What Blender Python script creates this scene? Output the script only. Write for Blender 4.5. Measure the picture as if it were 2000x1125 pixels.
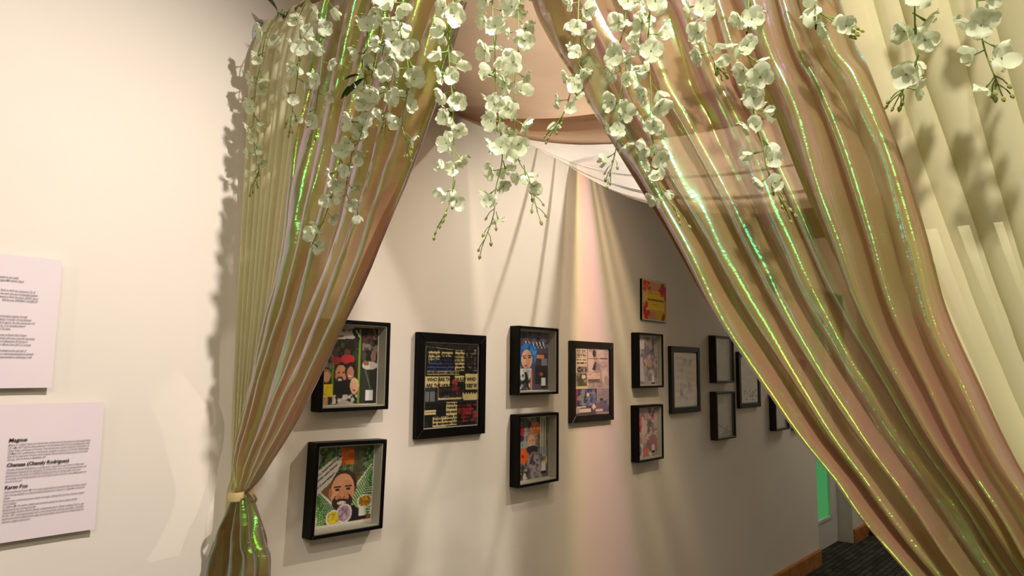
import bpy, bmesh, math, random
import numpy as np
from mathutils import Vector, Matrix, noise

sc = bpy.context.scene
for o in list(bpy.data.objects):
    bpy.data.objects.remove(o)
COL = sc.collection

# ------------------------------------------------------------------ camera
# x runs along the exhibition wall, the wall is the plane y = 0, z is up.
F = 1350.0
CAM = Vector((0.0, -1.85, 1.60))
YAW, PITCH, ROLL = math.radians(41.6), math.radians(6.5), math.radians(0.6)
fwd = Vector((math.cos(YAW) * math.cos(PITCH), math.sin(YAW) * math.cos(PITCH), math.sin(PITCH)))
r0 = Vector((math.sin(YAW), -math.cos(YAW), 0))
u0 = r0.cross(fwd)
rgt = r0 * math.cos(ROLL) + u0 * math.sin(ROLL)
upv = -r0 * math.sin(ROLL) + u0 * math.cos(ROLL)
cam = bpy.data.cameras.new('camera')
cam.sensor_fit = 'HORIZONTAL'
cam.sensor_width = 36.0
cam.lens = 36.0 * F / 2000.0
cam.clip_start = 0.02
cam_o = bpy.data.objects.new('camera', cam)
m = Matrix((rgt, upv, -fwd)).transposed().to_4x4()
m.translation = CAM
cam_o.matrix_world = m
COL.objects.link(cam_o)
sc.camera = cam_o


def at(px, py, axis, val):
    """point where the sight line of a photo pixel meets the plane axis = val (metres)"""
    d = fwd * F + rgt * (px - 1000.0) - upv * (py - 562.5)
    i = 'xyz'.index(axis)
    t = (val - CAM[i]) / d[i]
    return CAM + d * t


# ------------------------------------------------------------------ world, lights, exposure
w = bpy.data.worlds.new('world')
sc.world = w
w.use_nodes = True
w.node_tree.nodes['Background'].inputs[0].default_value = (1.0, 0.9, 0.75, 1)
w.node_tree.nodes['Background'].inputs[1].default_value = 0.05

sc.view_settings.view_transform = 'Standard'
sc.view_settings.look = 'None'
sc.view_settings.exposure = 0.25
sc.view_settings.gamma = 1.0
sc.view_settings.use_curve_mapping = False
sc.cycles.transparent_max_bounces = 16
sc.cycles.max_bounces = 6
sc.cycles.sample_clamp_indirect = 4.0


def spot(name, loc, aim, power, color, angle, blend=0.6, radius=0.02):
    l = bpy.data.lights.new(name, 'SPOT')
    l.energy = power
    l.color = color
    l.spot_size = math.radians(angle)
    l.spot_blend = blend
    l.shadow_soft_size = radius
    o = bpy.data.objects.new(name, l)
    o.location = loc
    o.rotation_euler = (Vector(aim) - Vector(loc)).to_track_quat('-Z', 'Y').to_euler()
    COL.objects.link(o)
    return o


def area(name, loc, aim, power, color, sx, sy):
    l = bpy.data.lights.new(name, 'AREA')
    l.shape = 'RECTANGLE'
    l.energy = power
    l.color = color
    l.size = sx
    l.size_y = sy
    o = bpy.data.objects.new(name, l)
    o.location = loc
    o.rotation_euler = (Vector(aim) - Vector(loc)).to_track_quat('-Z', 'Y').to_euler()
    COL.objects.link(o)
    return o


# gallery track spot beside the arch, washing the wall with the text sheets
spot('gallery_side_spot', (0.82, -1.75, 3.05), (0.20, 0.0, 1.25), 168, (1.0, 0.88, 0.82), 84, 1.0, 0.02)
# added spot, no known lamp: draws streaks on the right film
spot('gallery_side_spot', (0.10, -1.95, 3.10), (0.95, -1.30, 1.66), 118, (1.0, 0.90, 0.76), 47, 0.8, 0.045)
# invented far spot, added for glints on the left half of the arch
spot('gallery_side_spot', (-3.3, -1.9, 2.9), (0.95, -0.50, 1.9), 80, (1.0, 0.90, 0.74), 24, 0.8, 0.03)
# unseen soft fill added on the gallery side to lift the shade
area('gallery_fill', (-1.0, -3.2, 3.15), (-1.0, -3.2, 0), 46, (1.0, 0.90, 0.76), 1.2, 1.2)
# passage lamp above the canopies
spot('passage_spot', (2.54, -1.25, 2.86), (2.30, -0.05, 1.35), 116, (1.0, 0.90, 0.80), 92, 0.7, 0.018)
# lamp above the front canopy
spot('passage_spot', (1.70, -1.1, 3.25), (1.70, -1.1, 0), 62, (1.0, 0.88, 0.74), 110, 0.6, 0.05)
# unseen fill added at the far end of the passage
area('passage_end_fill', (6.6, -1.0, 3.1), (6.6, -1.0, 0), 15, (1.0, 0.90, 0.78), 0.6, 0.6)

# ------------------------------------------------------------------ materials
MATS = {}


def s2l(c):
    return tuple(((x / 12.92) if x <= 0.04045 else ((x + 0.055) / 1.055) ** 2.4) for x in c)


def rgb(r, g, b):
    return s2l((r / 255.0, g / 255.0, b / 255.0))


def new_mat(name):
    mt = bpy.data.materials.new(name)
    mt.use_nodes = True
    nt = mt.node_tree
    for n in list(nt.nodes):
        nt.nodes.remove(n)
    out = nt.nodes.new('ShaderNodeOutputMaterial')
    MATS[name] = mt
    return mt, nt, out


def nd(nt, typ, **kw):
    n = nt.nodes.new(typ)
    for k, v in kw.items():
        if k in n.inputs:
            n.inputs[k].default_value = v
        else:
            setattr(n, k, v)
    return n


def plain(name, color, rough=0.6, var=0.08, scale=8.0, bump=0.0, bscale=60.0, spec=0.3, metallic=0.0):
    mt, nt, out = new_mat(name)
    b = nd(nt, 'ShaderNodeBsdfPrincipled', Roughness=rough)
    b.inputs['Specular IOR Level'].default_value = spec
    b.inputs['Metallic'].default_value = metallic
    tc = nd(nt, 'ShaderNodeTexCoord')
    nz = nd(nt, 'ShaderNodeTexNoise', Scale=scale, Detail=4.0)
    nt.links.new(tc.outputs['Object'], nz.inputs['Vector'])
    rp = nd(nt, 'ShaderNodeValToRGB')
    lo = tuple(c * (1 - var) for c in color)
    hi = tuple(min(1, c * (1 + var)) for c in color)
    rp.color_ramp.elements[0].position = 0.3
    rp.color_ramp.elements[1].position = 0.7
    rp.color_ramp.elements[0].color = (*lo, 1)
    rp.color_ramp.elements[1].color = (*hi, 1)
    nt.links.new(nz.outputs['Fac'], rp.inputs['Fac'])
    nt.links.new(rp.outputs['Color'], b.inputs['Base Color'])
    if bump:
        n2 = nd(nt, 'ShaderNodeTexNoise', Scale=bscale, Detail=5.0)
        nt.links.new(tc.outputs['Object'], n2.inputs['Vector'])
        bp = nd(nt, 'ShaderNodeBump', Strength=bump, Distance=0.004)
        nt.links.new(n2.outputs['Fac'], bp.inputs['Height'])
        nt.links.new(bp.outputs['Normal'], b.inputs['Normal'])
    nt.links.new(b.outputs['BSDF'], out.inputs['Surface'])
    return mt


def cloth(name, color, transp, tcolor, transl=0.5, weave=0.0, scale=2.0, var=0.06):
    """sheer fabric: threads scatter the light on both sides, the open weave lets part of it straight through"""
    mt, nt, out = new_mat(name)
    tc = nd(nt, 'ShaderNodeTexCoord')
    nz = nd(nt, 'ShaderNodeTexNoise', Scale=scale, Detail=3.0)
    nt.links.new(tc.outputs['Object'], nz.inputs['Vector'])
    rp = nd(nt, 'ShaderNodeValToRGB')
    rp.color_ramp.elements[0].position = 0.35
    rp.color_ramp.elements[1].position = 0.65
    rp.color_ramp.elements[0].color = (*[c * (1 - var) for c in color], 1)
    rp.color_ramp.elements[1].color = (*[min(1, c * (1 + var)) for c in color], 1)
    nt.links.new(nz.outputs['Fac'], rp.inputs['Fac'])
    df = nd(nt, 'ShaderNodeBsdfDiffuse')
    tl = nd(nt, 'ShaderNodeBsdfTranslucent')
    nt.links.new(rp.outputs['Color'], df.inputs['Color'])
    nt.links.new(rp.outputs['Color'], tl.inputs['Color'])
    mx = nd(nt, 'ShaderNodeMixShader', Fac=transl)
    nt.links.new(df.outputs[0], mx.inputs[1])
    nt.links.new(tl.outputs[0], mx.inputs[2])
    tr = nd(nt, 'ShaderNodeBsdfTransparent', Color=(*tcolor, 1))
    m2 = nd(nt, 'ShaderNodeMixShader', Fac=transp)
    nt.links.new(mx.outputs[0], m2.inputs[1])
    nt.links.new(tr.outputs[0], m2.inputs[2])
    nt.links.new(m2.outputs[0], out.inputs['Surface'])
    return mt


def film(name, body, body2, tint, transp=0.28, gloss=0.17, rough=0.13, crinkle=0.22):
    """iridescent organza film: thin-film reflection whose hue follows the angle of incidence"""
    mt, nt, out = new_mat(name)
    L = nt.links.new
    tc = nd(nt, 'ShaderNodeTexCoord')
    # fine crinkles
    mp = nd(nt, 'ShaderNodeMapping')
    mp.inputs['Scale'].default_value = (.6, .6, 2.2)
    L(tc.outputs['Object'], mp.inputs['Vector'])
    n1 = nd(nt, 'ShaderNodeTexNoise', Scale=34.0, Detail=3.0, Roughness=0.6)
    L(mp.outputs[0], n1.inputs['Vector'])
    bp = nd(nt, 'ShaderNodeBump', Strength=crinkle, Distance=0.006)
    L(n1.outputs['Fac'], bp.inputs['Height'])
    # colour drift of the film (coating thickness)
    n2 = nd(nt, 'ShaderNodeTexNoise', Scale=4.2, Detail=3.0)
    L(tc.outputs['Object'], n2.inputs['Vector'])
    rb = nd(nt, 'ShaderNodeValToRGB')
    rb.color_ramp.elements[0].position = 0.38
    rb.color_ramp.elements[1].position = 0.62
    rb.color_ramp.elements[0].color = (*body, 1)
    rb.color_ramp.elements[1].color = (*body2, 1)
    L(n2.outputs['Fac'], rb.inputs['Fac'])
    df = nd(nt, 'ShaderNodeBsdfDiffuse')
    tl = nd(nt, 'ShaderNodeBsdfTranslucent')
    L(rb.outputs['Color'], df.inputs['Color'])
    L(rb.outputs['Color'], tl.inputs['Color'])
    m1 = nd(nt, 'ShaderNodeMixShader', Fac=0.58)
    L(df.outputs[0], m1.inputs[1])
    L(tl.outputs[0], m1.inputs[2])
    tr = nd(nt, 'ShaderNodeBsdfTransparent', Color=(*tint, 1))
    m2 = nd(nt, 'ShaderNodeMixShader', Fac=transp)
    L(m1.outputs[0], m2.inputs[1])
    L(tr.outputs[0], m2.inputs[2])
    lw = nd(nt, 'ShaderNodeLayerWeight', Blend=0.5)
    ad = nd(nt, 'ShaderNodeMath', operation='MULTIPLY_ADD')
    ad.inputs[1].default_value = 0.60
    ad.inputs[2].default_value = -0.27
    L(n2.outputs['Fac'], ad.inputs[0])
    a2 = nd(nt, 'ShaderNodeMath', operation='ADD')
    L(lw.outputs['Facing'], a2.inputs[0])
    L(ad.outputs[0], a2.inputs[1])
    rg = nd(nt, 'ShaderNodeValToRGB')
    cr = rg.color_ramp
    cr.elements[0].position = 0.0
    cr.elements[0].color = (0.40, 0.95, 0.02, 1)
    cr.elements[1].position = 1.0
    cr.elements[1].color = (0.85, 0.62, 0.75, 1)
    for p, c in ((0.08, (0.14, 0.95, 0.03)), (0.18, (0.05, 0.92, 0.22)), (0.28, (0.10, 0.85, 0.66)),
                 (0.38, (0.50, 0.56, 0.80)), (0.70, (0.60, 0.54, 0.85))):
        e = cr.elements.new(p)
        e.color = (*c, 1)
    L(a2.outputs[0], rg.inputs['Fac'])
    gl = nd(nt, 'ShaderNodeBsdfGlossy', Roughness=rough)
    L(rg.outputs['Color'], gl.inputs['Color'])
    L(bp.outputs['Normal'], gl.inputs['Normal'])
    # reflectance: interference peak in the green, strong again near grazing
    fr = nd(nt, 'ShaderNodeValToRGB')
    fe = fr.color_ramp
    fe.elements[0].position = 0.0
    fe.elements[0].color = (gloss, gloss, gloss, 1)
    fe.elements[1].position = 1.0
    fe.elements[1].color = (.75, .75, .75, 1)
    for p, q in ((.08, gloss * 1.4), (.16, gloss * 1.8), (.30, gloss * 1.6), (.38, gloss * 1.6), (.50, .24), (.7, .42)):
        e = fe.elements.new(p)
        e.color = (q, q, q, 1)
    L(lw.outputs['Facing'], fr.inputs[0])
    m3 = nd(nt, 'ShaderNodeMixShader')
    L(fr.outputs[0], m3.inputs[0])
    L(m2.outputs[0], m3.inputs[1])
    L(gl.outputs[0], m3.inputs[2])
    # soft sheen of the woven base
    g2 = nd(nt, 'ShaderNodeBsdfGlossy', Roughness=0.36)
    mxs = nd(nt, 'ShaderNodeMixRGB', Fac=0.62)
    L(rg.outputs['Color'], mxs.inputs[1])
    mxs.inputs[2].default_value = (.74, .64, .95, 1)
    L(mxs.outputs[0], g2.inputs['Color'])
    m4 = nd(nt, 'ShaderNodeMixShader')
    sf = nd(nt, 'ShaderNodeMapRange')
    sf.inputs['From Min'].default_value = 0.25
    sf.inputs['From Max'].default_value = 0.60
    sf.inputs['To Min'].default_value = 0.02
    sf.inputs['To Max'].default_value = 0.26
    L(lw.outputs['Facing'], sf.inputs['Value'])
    L(sf.outputs[0], m4.inputs[0])
    L(m3.outputs[0], m4.inputs[1])
    L(g2.outputs[0], m4.inputs[2])
    L(m4.outputs[0], out.inputs['Surface'])
    return mt


plain('wall_paint', rgb(232, 226, 214), 0.75, 0.015, 3.0, 0.10, 30.0, 0.2)
plain('ceiling_paint', rgb(225, 220, 210), 0.8, 0.02)
plain('black_wood', (0.0035, 0.003, 0.003), 0.42, 0.1, 20, 0.05, 80, 0.12)
plain('brown_black_wood', (0.012, 0.008, 0.007), 0.35, 0.15, 20, 0.05, 80, 0.3)
plain('liner_grey', rgb(178, 176, 160), 0.8, 0.03)
plain('mat_white', rgb(225, 222, 212), 0.8, 0.03)
plain('paper_white', rgb(232, 222, 226), 0.75, 0.015, 6, 0.12, 9.0, 0.15)
plain('ink', rgb(52, 44, 50), 0.8, 0.05)
plain('ink_soft', rgb(96, 86, 92), 0.8, 0.05)
plain('black_ink', rgb(14, 12, 12), 0.8, 0.05)
plain('foam_shaded', rgb(60, 60, 52), 0.9, 0.05)  # shade of the gap behind the sheets is put into this dark colour
plain('oak', rgb(182, 118, 66), 0.45, 0.22, 14, 0.1, 40, 0.35)
plain('dark_base', rgb(40, 33, 28), 0.5, 0.1)
plain('door_paint', rgb(216, 214, 206), 0.5, 0.02)
plain('dowel', rgb(128, 92, 66), 0.5, 0.2, 30)
plain('bracket_white', rgb(188, 196, 196), 0.4, 0.03)
plain('ribbon', rgb(206, 186, 128), 0.4, 0.08, 30, 0, 60, 0.5)
plain('stem_green', rgb(112, 136, 62), 0.55, 0.15, 60)
plain('leaf_green', rgb(34, 74, 22), 0.4, 0.25, 40, 0.1, 90, 0.4)
plain('bud_green', rgb(150, 160, 84), 0.55, 0.12, 60)
cloth('petal_white', rgb(228, 236, 208), 0.0, (1, 1, 1), 0.38, 0, 40.0, 0.05)
cloth('cream_sheer', rgb(238, 234, 196), 0.14, (0.80, 0.84, 0.58), 0.42)
cloth('white_sheer', rgb(250, 244, 236), 0.55, (1.0, 0.97, 0.92), 0.6)
cloth('blush_sheer', rgb(208, 184, 160), 0.12, (0.85, 0.62, 0.45), 0.55, 0, 2.5, 0.14)
film('rose_film', rgb(226, 170, 144), rgb(206, 182, 112), (0.84, 0.66, 0.50))
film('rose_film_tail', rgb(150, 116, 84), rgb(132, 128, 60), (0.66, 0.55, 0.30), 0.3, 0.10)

# carpet: interlocking short bars, as woven
mt, nt, out = new_mat('carpet')
tc = nd(nt, 'ShaderNodeTexCoord')
bk = nd(nt, 'ShaderNodeTexBrick', Scale=11.0)
bk.offset = 0.5
bk.inputs['Color1'].default_value = (*rgb(92, 90, 84), 1)
bk.inputs['Color2'].default_value = (*rgb(66, 64, 60), 1)
bk.inputs['Mortar'].default_value = (*rgb(38, 37, 35), 1)
bk.inputs['Mortar Size'].default_value = 0.035
bk.inputs['Brick Width'].default_value = 1.3
bk.inputs['Row Height'].default_value = 0.45
nz = nd(nt, 'ShaderNodeTexNoise', Scale=90.0, Detail=4.0)
nt.links.new(tc.outputs['Object'], bk.inputs['Vector'])
nt.links.new(tc.outputs['Object'], nz.inputs['Vector'])
mxc = nd(nt, 'ShaderNodeMixRGB', blend_type='MULTIPLY', Fac=0.55)
nt.links.new(bk.outputs['Color'], mxc.inputs[1])
nt.links.new(nz.outputs['Fac'], mxc.inputs[2])
df = nd(nt, 'ShaderNodeBsdfDiffuse')
nt.links.new(mxc.outputs[0], df.inputs['Color'])
nt.links.new(df.outputs[0], out.inputs['Surface'])

# picture glass
mt, nt, out = new_mat('glass')
tr = nd(nt, 'ShaderNodeBsdfTransparent', Color=(0.93, 0.94, 0.93, 1))
gl = nd(nt, 'ShaderNodeBsdfGlossy', Roughness=0.03)
lw = nd(nt, 'ShaderNodeLayerWeight', Blend=0.5)
pw_ = nd(nt, 'ShaderNodeMath', operation='POWER')
pw_.inputs[1].default_value = 4.0
nt.links.new(lw.outputs['Facing'], pw_.inputs[0])
fr = nd(nt, 'ShaderNodeMath', operation='MULTIPLY_ADD')
fr.inputs[1].default_value = 0.6
fr.inputs[2].default_value = 0.035
nt.links.new(pw_.outputs[0], fr.inputs[0])
mx = nd(nt, 'ShaderNodeMixShader')
nt.links.new(fr.outputs[0], mx.inputs[0])
nt.links.new(tr.outputs[0], mx.inputs[1])
nt.links.new(gl.outputs[0], mx.inputs[2])
nt.links.new(mx.outputs[0], out.inputs['Surface'])

# window of the door, lit green from the room behind it
mt, nt, out = new_mat('green_lit_pane')
em = nd(nt, 'ShaderNodeEmission', Color=(*rgb(92, 190, 112), 1), Strength=0.42)
gl = nd(nt, 'ShaderNodeBsdfGlossy', Roughness=0.05)
mx = nd(nt, 'ShaderNodeMixShader', Fac=0.06)
nt.links.new(em.outputs[0], mx.inputs[1])
nt.links.new(gl.outputs[0], mx.inputs[2])
nt.links.new(mx.outputs[0], out.inputs['Surface'])

# printed sheets: colours sit in the mesh
for nm, ro in (('print_ink', 0.6), ('print_sleeve', 0.22)):
    mt, nt, out = new_mat(nm)
    b = nd(nt, 'ShaderNodeBsdfPrincipled', Roughness=ro)
    b.inputs['Specular IOR Level'].default_value = 0.25 if ro > 0.5 else 0.6
    va = nd(nt, 'ShaderNodeVertexColor', layer_name='ink')
    nt.links.new(va.outputs['Color'], b.inputs['Base Color'])
    nt.links.new(b.outputs['BSDF'], out.inputs['Surface'])


# ------------------------------------------------------------------ mesh helpers
def mesh_obj(name, verts, faces, mat, parent=None, smooth=False, matrix=None):
    me = bpy.data.meshes.new(name)
    me.from_pydata([tuple(v) for v in verts], [], faces)
    me.update()
    if smooth:
        me.polygons.foreach_set('use_smooth', [True] * len(me.polygons))
    if mat:
        me.materials.append(MATS[mat])
    return link(name, me, parent, matrix)


def link(name, me, parent=None, matrix=None):
    o = bpy.data.objects.new(name, me)
    COL.objects.link(o)
    if parent is not None:
        o.parent = parent
    if matrix is not None:
        o.matrix_local = matrix
    return o


def empty(name, loc=(0, 0, 0)):
    o = bpy.data.objects.new(name, None)
    o.empty_display_size = 0.05
    o.location = loc
    COL.objects.link(o)
    return o


def tag(o, label=None, cat=None, group=None, kind=None):
    if label:
        o['label'] = label
    if cat:
        o['category'] = cat
    if group:
        o['group'] = group
    if kind:
        o['kind'] = kind
    return o


class MB:
    def __init__(self):
        self.v = []
        self.f = []

    def box(self, x0, x1, y0, y1, z0, z1):
        b = len(self.v)
        self.v += [(x0, y0, z0), (x1, y0, z0), (x1, y1, z0), (x0, y1, z0),
                   (x0, y0, z1), (x1, y0, z1), (x1, y1, z1), (x0, y1, z1)]
        self.f += [tuple(b + i for i in q) for q in
                   ((0, 3, 2, 1), (4, 5, 6, 7), (0, 1, 5, 4), (1, 2, 6, 5), (2, 3, 7, 6), (3, 0, 4, 7))]
        return self

    def quad(self, *p):
        b = len(self.v)
        self.v += list(p)
        self.f.append(tuple(range(b, b + len(p))))
        return self

    def tube(self, pts, r, n=6, cap=True):
        pts = [Vector(p) for p in pts]
        rs = r if isinstance(r, (list, tuple)) else [r] * len(pts)
        b = len(self.v)
        for i, p in enumerate(pts):
            t = (pts[min(i + 1, len(pts) - 1)] - pts[max(i - 1, 0)]).normalized()
            a = t.cross(Vector((0.31, 0.87, 0.2)))
            if a.length < 1e-3:
                a = t.cross(Vector((1, 0, 0)))
            a.normalize()
            c = t.cross(a)
            for k in range(n):
                an = 2 * math.pi * k / n
                self.v.append(tuple(p + (a * math.cos(an) + c * math.sin(an)) * rs[i]))
        for i in range(len(pts) - 1):
            for k in range(n):
                self.f.append((b + i * n + k, b + i * n + (k + 1) % n, b + (i + 1) * n + (k + 1) % n, b + (i + 1) * n + k))
        if cap:
            self.f.append(tuple(b + k for k in reversed(range(n))))
            e = b + (len(pts) - 1) * n
            self.f.append(tuple(e + k for k in range(n)))
        return self

    def build(self, name, mat, parent=None, smooth=False, matrix=None):
        return mesh_obj(name, self.v, self.f, mat, parent, smooth, matrix)


def grid_obj(name, P, mat, parent=None, smooth=True):
    """P: rows of points -> one sheet"""
    nr, nc = len(P), len(P[0])
    v = [p for row in P for p in row]
    f = [(i * nc + j, i * nc + j + 1, (i + 1) * nc + j + 1, (i + 1) * nc + j) for i in range(nr - 1) for j in range(nc - 1)]
    return mesh_obj(name, v, f, mat, parent, smooth)


def text_mesh(name, body, size, mat, parent, matrix, bold=0.0, width=None, align='LEFT', spacing=1.0, line=1.0):
    cu = bpy.data.curves.new(name, 'FONT')
    cu.body = body
    cu.size = size
    cu.offset = bold
    cu.align_x = align
    cu.space_line = line
    cu.space_character = spacing
    cu.resolution_u = 2
    tmp = bpy.data.objects.new('tmp_text', cu)
    COL.objects.link(tmp)
    dg = bpy.context.evaluated_depsgraph_get()
    me = bpy.data.meshes.new_from_object(tmp.evaluated_get(dg))
    bpy.data.objects.remove(tmp)
    bpy.data.curves.remove(cu)
    me.name = name
    if width and len(me.vertices):
        xs = [v.co.x for v in me.vertices]
        k = width / max(1e-6, max(xs) - min(xs))
        for v in me.vertices:
            v.co.x *= k
    me.materials.clear()
    me.materials.append(MATS[mat])
    return link(name, me, parent, matrix)


# frame on the wall: local x along the wall, local y up the wall, local z out of the wall
WALLM = Matrix(((1, 0, 0), (0, 0, -1), (0, 1, 0))).to_4x4()

# ------------------------------------------------------------------ the setting
CEIL = 3.6


def struct(name, mb, mat, parent=None):
    o = mb.build(name, mat, parent)
    if parent is None:
        o['kind'] = 'structure'
    return o


FL = 0.137      # floor level
WE, RE, FX, RD = 5.63, 6.50, 6.92, 0.117
struct('floor', MB().box(-3.6, 8.2, -5.2, 0.35, FL - 0.05, FL), 'carpet')
struct('ceiling', MB().box(-3.6, 8.2, -5.2, 0.35, CEIL, CEIL + 0.05), 'ceiling_paint')
# the exhibition wall with the door recess near its far end
struct('wall_left', MB().box(-3.6, WE, 0.0, 0.35, FL, CEIL), 'wall_paint')
struct('wall_left_return', MB().box(RE, FX, 0.0, 0.35, FL, CEIL), 'wall_paint')
struct('wall_recess', MB().box(WE, RE, RD + .045, 0.35, FL, CEIL).box(WE, RE, 0.0, RD + .045, FL + 2.12, CEIL), 'wall_paint')
struct('wall_far', MB().box(FX, FX + .13, -5.2, 0.35, FL, CEIL), 'wall_paint')
struct('wall_right', MB().box(1.12, FX, -2.45, -2.35, FL, CEIL), 'wall_paint')
struct('wall_partition', MB().box(1.02, 1.12, -5.2, -2.35, FL, CEIL), 'wall_paint')
struct('wall_back', MB().box(-3.7, -3.6, -5.2, 0.35, FL, CEIL), 'wall_paint')
struct('wall_room_side', MB().box(-3.6, 1.02, -5.3, -5.2, FL, CEIL), 'wall_paint')


def baseboard(name, x0, x1, y, mat, h=0.115):
    v = []
    for x in (x0, x1):
        v += [(x, y, FL), (x, y - 0.016, FL), (x, y - 0.016, FL + h - 0.012), (x, y - 0.010, FL + h), (x, y, FL + h)]
    f = [(0, 1, 6, 5), (1, 2, 7, 6), (2, 3, 8, 7), (3, 4, 9, 8), (4, 0, 5, 9), (4, 3, 2, 1, 0), (5, 6, 7, 8, 9)]
    o = mesh_obj(name, v, f, mat)
    o['kind'] = 'structure'
    return o


baseboard('baseboard_left', -3.6, WE, 0.0, 'oak')
baseboard('baseboard_return', RE + .002, FX, 0.0, 'oak')
struct('baseboard_far', MB().box(FX - .018, FX, -2.35, -0.017, FL, FL + 0.10), 'dark_base')
# door with a tall lite
d1 = empty('door_1', (WE + .012, RD, FL))
d1['kind'] = 'structure'
DW, DH = RE - WE - .024, 2.08
lx0, lx1, lz0, lz1 = 0.13, 0.675, 0.235, 1.95
MB().box(0, lx0, 0, 0.04, 0.006, DH).build('stile', 'door_paint', d1)
MB().box(lx1, DW, 0, 0.04, 0.006, DH).build('stile', 'door_paint', d1)
MB().box(lx0, lx1, 0, 0.04, 0.006, lz0).build('bottom_rail', 'door_paint', d1)
MB().box(lx0, lx1, 0, 0.04, lz1, DH).build('top_rail', 'door_paint', d1)
bd = MB()
bd.box(lx0, lx0 + 0.018, -0.008, 0.0, lz0, lz1).box(lx1 - 0.018, lx1, -0.008, 0.0, lz0, lz1)
bd.box(lx0, lx1, -0.008, 0.0, lz0 - 0.012, lz0 + 0.010).box(lx0, lx1, -0.008, 0.0, lz1 - 0.01, lz1 + 0.012)
bd.build('glazing_bead', 'door_paint', d1)
MB().box(lx0, lx1, 0.022, 0.030, lz0, lz1).build('pane', 'green_lit_pane', d1)
kn = MB()
kn.tube([(0.06, 0, 1.0), (0.06, -0.045, 1.0)], 0.010, 10).tube([(0.06, -0.045, 1.0), (0.16, -0.05, 1.0)], 0.009, 10)
kn.build('door_handle', 'bracket_white', d1, True)
jb = MB()
jb.box(WE, WE + .010, RD - .03, RD + .045, FL, FL + 2.12).box(RE - .010, RE, 0.002, RD + .045, FL, FL + 2.12).box(WE + .01, RE - .01, RD - .03, RD + .045, FL + 2.09, FL + 2.12)
struct('trim_1', jb, 'door_paint')

# ------------------------------------------------------------------ text sheets on the wall
def sheet(label, px_tr, px_br, w_, h_, heads, tilt, dz=0.0):
    """letter-size sheet on a smaller foam board"""
    tr = at(*px_tr, 'y', -0.020)
    br = at(*px_br, 'y', -0.020)
    root = empty('text_sheet')
    root.matrix_world = Matrix.Translation((tr.x - w_, 0, br.z)) @ WALLM @ Matrix.Rotation(tilt, 4, 'Z')
    h_ = tr.z - br.z
    tag(root, label, 'sign', 'text sheets on the wall')
    MB().box(0.018, w_ - 0.018, 0.014, h_ - 0.016, 0.0005, 0.0185).build('foam_board', 'foam_shaded', root)
    random.seed(int(h_ * 1e4))
    P = []
    for i in range(15):
        row = []
        for j in range(12):
            x, y = w_ * j / 11, h_ * i / 14
            z = 0.0195 + 0.0012 * noise.noise(Vector((x * 14, y * 14, 3.3)))
            e = max(0, j - 9) / 2.0
            row.append((x, y, z + 0.0010 * e * e))
        P.append(row)
    pg = grid_obj('paper', P, 'paper_white', root)
    for (x, y, size, body, bold, wd) in heads(w_, h_):
        text_mesh('lettering', body, size, 'ink' if size > .009 else 'ink_soft', pg, Matrix.Translation((x, y, 0.0225)), bold, wd)
    return root


def heads_lower(w_, h_):
    L = []
    x0 = 0.026
    y = h_ - 0.080
    bs = 0.0052
    st = 0.0062

    def para(head, lines, sp):
        nonlocal y
        L.append((x0, y, 0.0105, head[0], 0.00028, head[1]))
        y -= 0.0082
        for t, wd in lines:
            L.append((x0, y, bs, t, 0.00004, wd))
            y -= st
        y -= sp
    para(('Magnus', 0.033), [
        ('Magnus is a college Tulane poet who has been writing since the 2nd grade and started performing', 0.158),
        ('live in May 2019. She has been published in the Pennsylvania Bards poetry anthology 2021, Best', 0.158),
        ('Digest Poetry and Poetry in Proximity. They will also have a poetry chapbook, Three Sisters of', 0.157),
        ('my Magic Fire, published by a small press, available on Amazon on 6/1/20. Additionally,', 0.157),
        ('they are the head chair of Poetry circle in Easton, PA and will be hosting a poetry event series', 0.155),
        ('this year with Lit Down in Bethlehem, PA.', 0.072)], 0.0075)
    para(('Chanaaa (Chanaly Rodriguez)', 0.118), [
        ('Chanaaa (Chanaly Rodriguez) is a young queer Latina from, and raised in Allentown,', 0.150),
        ('Pennsylvania. Inspired by her upbringing, her poetry tells a story of overcoming adversity and', 0.154),
        ('perseverance. She utilizes her abilities to bring awareness to mental health in the Latin', 0.143),
        ('Community. As a first-gen graduate she is pursuing her goal to become a best-selling author by', 0.155),
        ('the end of the year.', 0.031)], 0.0080)
    para(('Karen Fox', 0.042), [
        ('Performer/Writer/Trainer. Ms. Fox creates experiential and ensemble dance and theatre works', 0.157),
        ('with a strong emphasis on social and political themes and on research or expanded on historical', 0.154),
        ('themes.', 0.012),
        ('Karen is also a performance poet, minister and singer, influenced by the lives of Simone, Adams', 0.154),
        ('and Holiday.', 0.024),
        ('In addition, Ms. Fox writes, teaches and movement classes for dance, theater and film.', 0.142),
        ('Background and training includes', 0.060),
        ('Classical ballet, Graham, Horton, African contemporary dance, Theater including Viewers, sign', 0.155),
        ('for film, CBT, vocal experimental music, vocal scat and jazz, painting, spirituality, movement', 0.156),
        ('Inspired and trained worldwide for film, stage, and various theater, and various forms of improvisation for', 0.156),
        ('dancers, singers and actors.', 0.052)], 0.0)
    return L


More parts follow.
